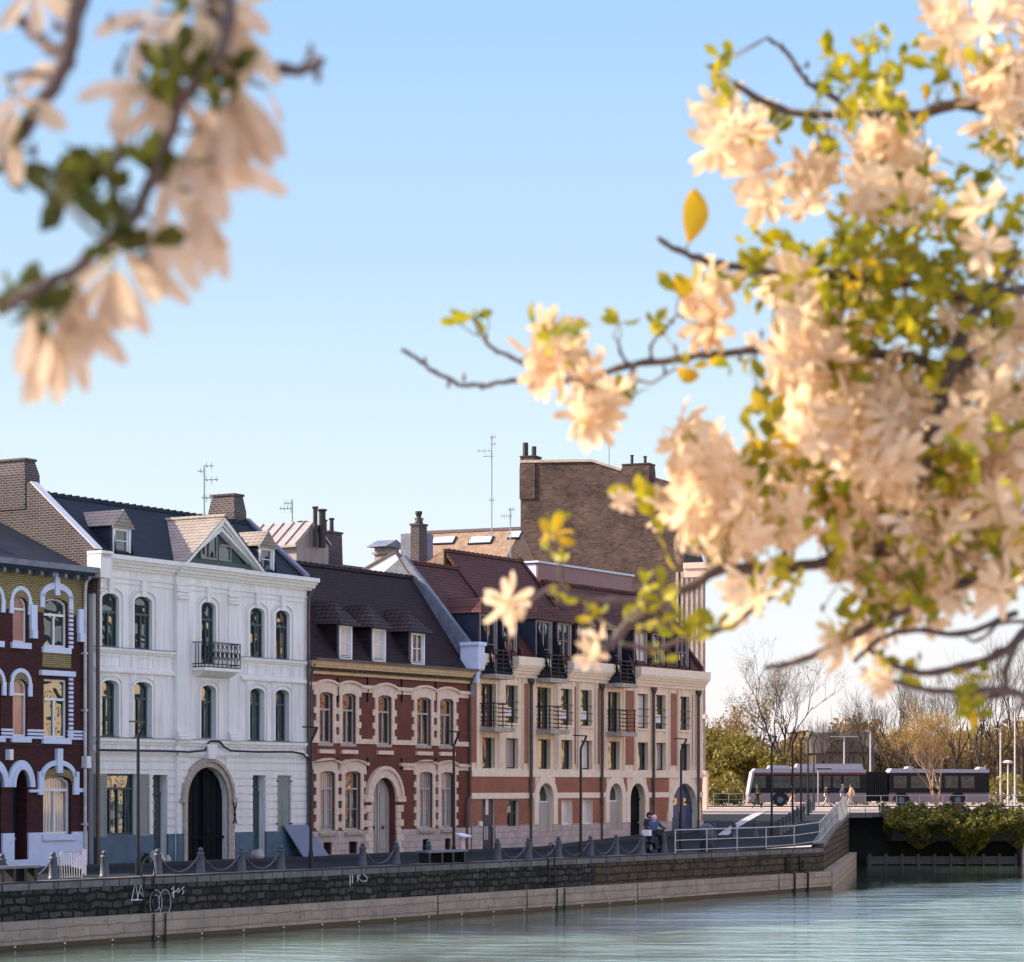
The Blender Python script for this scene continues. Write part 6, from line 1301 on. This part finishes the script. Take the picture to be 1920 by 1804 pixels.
# ---- right tree
Mag.lm = mleaf
T = Mag((1.75, 4.9, 1.25), 'magnolia in cream blossom filling the right side of the view')
Y0 = 4.6
tr_ = T.branch([Vector((1.75,4.9,1.25)), Vector((1.68,4.9,1.9)), Vector((1.55,4.85,2.6)), Vector((1.38,4.8,3.1)), Vector((1.25,4.8,3.5))], .055, .03, 12)
A = Vector((1.38,4.8,3.1)); Bq = Vector((1.25,4.8,3.5)); C_ = Vector((1.55,4.85,2.6))
T.branch([A, (2080,900,4.75), (1930,640,4.7), (1790,690,4.6), (1700,670,4.6), (1560,655,4.6), (1440,650,4.6)], .02, .0075)
T.branch([(1440,650,4.6), (1330,665,4.6), (1250,675,4.6), (1180,685,4.6), (1120,705,4.6), (1040,716,4.6)], .0072, .004)
T.branch([(1040,716,4.6), (960,714,4.6), (905,723,4.6), (860,720,4.6), (815,697,4.6), (780,672,4.6), (752,655,4.6)], .0042, .0026)
T.branch([(1010,700,4.6), (955,668,4.62), (925,655,4.63), (905,625,4.64), (888,598,4.65)], .0038, .0026)
T.branch([(1190,682,4.6), (1178,712,4.55), (1155,745,4.5)], .004, .003)
T.branch([(1330,665,4.6), (1318,640,4.6), (1310,615,4.6)], .004, .003)
T.branch([(1180,684,4.6), (1163,660,4.6), (1158,640,4.6)], .003, .002)
T.branch([(1225,678,4.6), (1220,650,4.58), (1245,620,4.56), (1270,590,4.55)], .003, .0018)
T.branch([Bq, (2000,560,4.7), (1830,560,4.6), (1700,530,4.6), (1560,515,4.55), (1450,512,4.55), (1370,498,4.55), (1310,485,4.5), (1262,465,4.5), (1235,445,4.5)], .016, .0035)
T.branch([Bq, (1990,300,4.7), (1830,200,4.6), (1700,218,4.6), (1600,215,4.6), (1500,212,4.6), (1430,190,4.55), (1375,155,4.5)], .016, .004)
T.branch([(1600,215,4.6), (1555,178,4.6), (1520,160,4.6), (1500,135,4.6), (1480,105,4.6), (1462,85,4.6), (1435,70,4.6)], .006, .0025)
T.branch([(1860,540,4.6), (1800,640,4.55), (1760,780,4.5), (1715,920,4.5), (1650,1030,4.5)], .012, .006)
T.branch([(1905,470,4.6), (1870,560,4.6), (1850,640,4.6), (1800,690,4.6)], .009, .006)
T.branch([C_, (2100,1000,4.8), (1900,1010,4.7), (1700,1045,4.6), (1560,1052,4.6), (1450,1070,4.6), (1360,1064,4.6), (1300,1098,4.55), (1220,1130,4.5)], .018, .0065)
T.branch([(1220,1130,4.5), (1150,1128,4.5), (1080,1118,4.5), (1040,1100,4.5), (1000,1125,4.5), (975,1145,4.5)], .006, .0028)
T.branch([(1060,1110,4.5), (1052,1080,4.5), (1048,1040,4.5), (1046,1010,4.5)], .0032, .0022)
T.branch([(1230,1125,4.5), (1190,1160,4.45), (1150,1200,4.4), (1120,1228,4.4)], .009, .006)
T.branch([(1480,1060,4.6), (1445,1110,4.6), (1400,1150,4.6), (1350,1178,4.6), (1310,1195,4.6), (1270,1205,4.6), (1220,1215,4.6), (1165,1205,4.6)], .006, .003)
T.branch([(1905,1150,4.7), (1800,1190,4.65), (1720,1180,4.6), (1650,1200,4.6), (1600,1240,4.6)], .006, .003)
T.branch([C_, (2090,1120,4.8), (1900,1050,4.7), (1780,1110,4.6), (1680,1150,4.6), (1590,1195,4.6), (1520,1232,4.6), (1470,1248,4.6), (1436,1251,4.6)], .014, .0035)
T.branch([C_, (2080,1300,4.8), (1960,1170,4.7), (1890,1220,4.6), (1820,1245,4.6), (1740,1262,4.6), (1680,1250,4.6), (1625,1215,4.6)], .012, .0035)
T.branch([(1960,1330,4.7), (1890,1295,4.6), (1800,1300,4.6), (1710,1288,4.6), (1645,1265,4.6)], .008, .003)
T.branch([(1905,1210,4.6), (1885,1260,4.6), (1886,1300,4.6), (1850,1310,4.6)], .006, .004)
T.branch([(1935,1165,4.6), (1880,1166,4.6), (1850,1190,4.6), (1825,1203,4.6), (1808,1193,4.6)], .004, .0018)
for px, py, dx, dz, L_ in ((800,690,-.3,.9,.01),(838,712,.2,-.9,.012),(870,720,0,1,.008),(905,722,-.2,-1,.006),(1480,103,-.8,.6,.016),(1500,130,.9,.3,.014),(1520,160,.9,-.4,.014),(1600,1190,-.3,.9,.02),(1640,1170,-.8,.2,.02),(1700,1140,.1,.9,.02),(1560,1215,.3,-.8,.015),(1450,1120,.9,-.4,.03),(1430,650,-.1,1,.02),(1390,655,-.1,-1,.02),(1350,660,.4,-.9,.02),(1270,672,-.2,.9,.015),(1240,680,.3,-.9,.02),(1570,1100,-.5,-.8,.05),(1690,1130,-.4,-.9,.02),(1900,1300,.3,-.9,.03),(1760,1265,.1,-1,.015),(1720,1255,.2,1,.02),(1100,1120,0,-1,.03),(1340,1075,-.4,.6,.05)):
    T.twig(px2(px, py, 4.6), Vector((dx, 0, dz)).normalized(), L_)
for px, py, rad, nf, nl in (      # photo column, row, radius, blossoms, leaves
    (1355,205,38,3,3),(1395,262,42,4,2),(1352,262,25,2,0),(1440,250,40,3,3),(1500,345,50,5,1),(1450,365,28,2,0),(1540,310,35,2,2),(1640,300,50,5,3),(1700,290,45,4,3),(1630,370,45,3,3),(1720,350,40,2,4),
    (1330,545,30,3,4),(1338,590,28,3,0),(1030,660,40,4,6),(1080,685,42,4,1),(1020,715,38,3,0),(1130,740,32,3,2),(1130,790,30,3,1),(1100,765,25,2,0),
    (1850,30,80,5,0),(1780,20,50,2,0),(1880,100,60,4,2),(1870,190,50,5,2),(1900,230,45,3,2),(1480,660,52,4,1),(1500,720,55,4,2),(1560,700,60,5,4),(1640,740,70,7,5),(1720,760,60,5,4),(1580,790,60,6,2),(1660,830,70,7,2),(1520,840,50,4,3),(1600,880,65,6,2),(1700,900,65,6,3),(1780,840,60,4,6),(1860,760,60,5,2),(1880,860,60,5,2),(1850,950,60,5,3),(1760,970,60,5,3),
    (1310,840,50,5,2),(1290,890,42,4,0),(1350,900,50,5,3),(1300,960,45,4,1),(1340,985,45,4,1),(1400,950,40,3,4),(1260,960,22,1,0),(1650,980,50,4,5),(1880,1020,50,3,3),(1400,1100,25,2,3),(1390,1130,12,1,0),(1620,1080,50,2,7),(1700,1130,50,3,7),(1780,1060,50,3,6),(1640,1160,45,2,7),(1570,1190,18,1,2),(1880,640,50,3,3),(1760,620,50,2,6),(1620,560,50,2,6),(1460,540,30,3,1),(1880,1090,45,2,2)): T.cluster(px, py, 4.6, rad, nf, int(nl*1.6))
T.blossom(950, 1128, 4.4, .95, (1.9, .2, .6)); T.blossom(955, 1150, 4.42, .8, (1.4, .3, 2.0)); T.blossom(1170, 940, 4.3, .5); T.blossom(1640, 1262, 4.5, .7); T.blossom(1655, 1285, 4.5, .5); T.blossom(1120, 1200, 4.3, .75, (1.2, .5, 1)); T.blossom(1105, 1228, 4.3, .6); T.blossom(1490, 770, 4.3, .9)
for px, py, rad, n in ((1630,180,60,26),(1700,185,50,14),(1560,160,40,8),(1650,90,35,12),(1560,110,20,5),(1700,110,25,7),(1360,130,30,8),(1550,230,60,10),(1780,150,40,10),(1440,470,45,12),(1400,490,40,8),(1520,500,60,18),(1600,470,70,26),(1680,440,70,24),(1750,480,80,28),(1830,420,80,30),(1830,320,50,16),(1880,300,40,12),(1700,560,80,26),(1600,620,60,22),(1560,590,60,18),(1780,580,80,24),(1870,520,60,18),(1650,650,60,16),(1430,820,45,16),(1420,870,40,12),(1450,770,40,10),(1470,900,50,14),(1530,930,50,18),(1450,980,40,12),(1600,960,60,16),(1700,1000,70,22),(1800,900,70,18),(1830,980,60,14),(1880,1000,50,16),(1890,1080,50,14),(1560,1040,50,12),(1680,1070,60,18),(1480,1070,40,10),(1010,640,30,9),(1070,640,25,5),(900,590,22,5),(850,590,22,3),(1160,605,20,4),(1240,610,28,6),(1290,700,22,3),(1390,680,25,3),(1180,740,15,4),(1270,540,22,3),(1280,1010,40,3),(1220,1110,35,9),(1250,1150,30,6),(1300,1180,40,10),(1330,1190,20,5),(1235,1225,30,5),(1185,1165,22,3),(1050,985,26,8),(1030,1020,20,4),(1050,1060,10,2),(1180,940,22,5),(1215,965,15,3),(1660,1250,20,4),(1700,1260,20,4),(1825,1270,35,9),(1820,1310,25,8),(1830,1340,10,2),(1110,1140,22,5),(1060,1130,20,3),(1780,1110,60,14),(1640,1140,50,10)):
    T.leaves(px, py, 4.55, rad, n)
for (bx_, by_, tx_, ty_, w_) in ((1290,458,1302,352,.023),(1290,575,1268,512,.017),(1268,690,1312,706,.014),(1000,640,1022,604,.012),(1820,1310,1832,1366,.008)):
    o_, e_ = px2(bx_, by_, 4.5)-T.b, px2(tx_, ty_, 4.5)-T.b; T.stem(o_, .0022, .2); dv = e_-o_; sv = Vector((dv.z,0,-dv.x)).normalized()*w_; m = MB(); n_ = 9; vs = []
    for i in range(n_+1):
        t = i/n_; wv = sin(pi*min(1, t**1.25))**.7 if 0 < t < 1 else .02; cv = Vector((0,.006*sin(pi*t),0))+sv*.35*sin(pi*t); c_ = o_+dv*t+cv; vs += [c_-sv*wv, c_+Vector((0,.004,0)), c_+sv*wv]
    m.add(vs, [(i*3+k, i*3+k+1, i*3+k+4, i*3+k+3) for i in range(n_) for k in (0,1)]); m.build('leaf', amber, T.r, True)
T.cluster(1560, 700, 4.7, 110, 10, 10); T.cluster(1700, 800, 4.8, 120, 16, 10); T.cluster(1850, 800, 4.8, 110, 14, 8); T.cluster(1850, 950, 4.8, 90, 10, 8); T.cluster(1600, 850, 4.8, 110, 12, 6); T.cluster(1760, 1000, 4.7, 90, 8, 10); T.cluster(1650, 330, 4.7, 80, 5, 8); T.cluster(1560, 600, 4.6, 90, 3, 34); T.cluster(1800, 640, 4.5, 110, 3, 44); T.cluster(1880, 420, 4.5, 60, 2, 26); T.cluster(1650, 450, 4.5, 90, 1, 40); T.cluster(1780, 470, 4.5, 110, 2, 54); T.cluster(1690, 560, 4.5, 90, 1, 36); T.cluster(1850, 850, 4.4, 70, 0, 18); T.cluster(1600, 180, 4.5, 60, 0, 14); T.cluster(1480, 600, 4.6, 40, 1, 10); T.cluster(1320, 900, 4.7, 60, 6, 2); T.cluster(1440, 900, 4.8, 60, 4, 10)
for q in ((1500,1000,4.6,60,6,8),(1420,970,4.6,50,4,6),(1570,960,4.6,60,6,6),(1660,1010,4.6,70,7,8),(1760,1040,4.6,70,7,8),(1860,1040,4.6,70,7,8),(1890,620,4.6,60,5,8),(1900,760,4.6,50,6,4),(1890,880,4.6,60,6,4),(1640,1090,4.6,50,4,8),(1730,1110,4.6,50,4,8),(1350,860,4.6,70,6,3),(1290,960,4.6,45,4,1),(1380,1000,4.6,45,4,2),(1820,60,4.6,60,4,1),(1890,150,4.6,40,4,3),(1560,640,4.6,60,4,6),(1480,740,4.6,60,5,4),(1620,720,4.6,70,6,4),(1400,520,4.6,25,0,8),(1500,520,4.6,40,2,12),(1620,240,4.6,60,3,6),(1410,300,4.6,35,3,0)): T.cluster(*q)
T.done()
# ---- left tree, nearer the lens
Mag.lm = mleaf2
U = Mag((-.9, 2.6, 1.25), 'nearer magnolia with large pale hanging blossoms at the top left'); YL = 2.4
U.branch([Vector((-1.1,2.5,1.25)), Vector((-.86,2.6,2.2)), Vector((-.85,2.54,3.0)), Vector((-.66,2.47,3.5)), px2(-60,-80,2.47), px2(150,-90,2.44)], .035, .012, 12)
U.branch([(150,-90,2.44), (152,0,2.41), (132,80,2.41), (110,150,2.41), (75,200,2.41), (35,255,2.41), (10,310,2.41)], .009, .0055)
U.branch([(125,100,2.41), (92,88,2.43), (60,60,2.44), (25,28,2.47)], .007, .004)
U.branch([(150,-90,2.44), (390,-60,2.41), (420,60,2.38), (350,170,2.38), (310,260,2.39), (280,350,2.39), (230,430,2.38), (160,490,2.37), (70,540,2.34), (10,575,2.34)], .0075, .004)
U.branch([(400,-20,2.41), (440,90,2.47), (500,125,2.47), (560,130,2.47), (600,115,2.47)], .007, .004)
U.branch([(330,60,2.54), (260,50,2.57), (195,45,2.6)], .004, .002); U.branch([(300,270,2.39), (230,290,2.44), (200,330,2.47)], .004, .002)
U.branch([(110,150,2.41), (60,135,2.41), (10,150,2.41)], .003, .002)
for px, py, dx, dz, L_ in ((575,130,.8,-.7,.014),(570,125,.5,.8,.012),(460,100,.1,1,.012),(245,60,-.9,.3,.02),(240,80,-.3,-.9,.03),(120,60,-1,.3,.008),(40,285,.9,-.2,.012),(35,330,.9,.1,.012),(225,305,-.2,1,.01),(215,400,.8,.5,.014),(15,570,-1,-.4,.01)): U.twig(px2(px, py, 2.41), Vector((dx,0,dz)).normalized(), L_, .002)
def big(px, py, dirs, Y=YL, L_=0.065, wd=.0195):
    U.stem(px2(px, py, Y)-U.b, .0018, .12); L_ *= 1.12
    m = MB(); o = px2(px, py, Y)-U.b
    for dx, dy, dz in dirs: d = Vector((dx, dy, -dz)).normalized(); petal_geo(m, o+d*.004, d, Vector((d.z, .3, -d.x)) if abs(d.z)+abs(d.x) > .2 else Vector((1,0,0)), L_*U.rnd.uniform(.85,1.15), wd*U.rnd.uniform(.85,1.1), .06, .002)
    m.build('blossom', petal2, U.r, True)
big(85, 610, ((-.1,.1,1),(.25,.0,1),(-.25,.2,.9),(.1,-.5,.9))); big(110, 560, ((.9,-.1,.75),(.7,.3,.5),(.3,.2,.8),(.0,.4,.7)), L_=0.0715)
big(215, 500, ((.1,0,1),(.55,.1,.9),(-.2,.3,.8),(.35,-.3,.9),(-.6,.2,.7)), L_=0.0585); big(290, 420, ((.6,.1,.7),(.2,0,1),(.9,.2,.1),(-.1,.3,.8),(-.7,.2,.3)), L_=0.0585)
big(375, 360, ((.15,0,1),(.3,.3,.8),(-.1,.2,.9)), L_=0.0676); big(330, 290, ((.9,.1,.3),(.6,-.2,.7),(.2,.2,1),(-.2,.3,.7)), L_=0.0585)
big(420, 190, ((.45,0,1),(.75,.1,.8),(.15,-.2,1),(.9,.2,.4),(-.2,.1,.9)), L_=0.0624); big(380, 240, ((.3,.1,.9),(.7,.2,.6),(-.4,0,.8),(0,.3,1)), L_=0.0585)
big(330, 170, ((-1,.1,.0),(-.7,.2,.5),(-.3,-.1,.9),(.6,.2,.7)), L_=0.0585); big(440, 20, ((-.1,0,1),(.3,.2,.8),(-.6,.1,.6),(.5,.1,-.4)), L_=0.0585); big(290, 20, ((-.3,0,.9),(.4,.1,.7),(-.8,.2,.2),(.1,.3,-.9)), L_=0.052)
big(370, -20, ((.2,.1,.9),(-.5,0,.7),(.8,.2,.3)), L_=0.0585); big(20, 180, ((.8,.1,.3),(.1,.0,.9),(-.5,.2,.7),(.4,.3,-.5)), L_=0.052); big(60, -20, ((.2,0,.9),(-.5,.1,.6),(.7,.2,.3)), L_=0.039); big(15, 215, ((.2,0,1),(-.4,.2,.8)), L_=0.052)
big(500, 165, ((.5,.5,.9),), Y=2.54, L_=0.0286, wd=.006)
for px, py, rad, n in ((330,140,50,10),(290,180,40,5),(350,130,30,6),(130,350,55,12),(90,340,30,4),(180,330,40,6),(240,460,45,9),(220,440,30,5),(60,560,40,8),(85,600,25,5),(10,300,30,6),(400,120,40,6),(410,180,30,5),(300,310,30,5),(390,20,40,5),(200,420,30,3)): U.leaves(px, py, 2.39, rad, n, .038, .05)
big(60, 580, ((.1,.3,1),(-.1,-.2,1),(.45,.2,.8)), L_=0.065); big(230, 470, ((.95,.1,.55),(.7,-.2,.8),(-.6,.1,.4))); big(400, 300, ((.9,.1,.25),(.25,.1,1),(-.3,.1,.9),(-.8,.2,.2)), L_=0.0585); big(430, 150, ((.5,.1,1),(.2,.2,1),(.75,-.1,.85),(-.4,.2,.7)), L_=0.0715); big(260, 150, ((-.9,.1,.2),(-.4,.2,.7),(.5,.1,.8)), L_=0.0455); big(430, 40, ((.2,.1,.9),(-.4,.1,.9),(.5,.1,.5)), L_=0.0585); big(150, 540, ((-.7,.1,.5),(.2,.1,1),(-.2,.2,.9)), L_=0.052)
U.done()
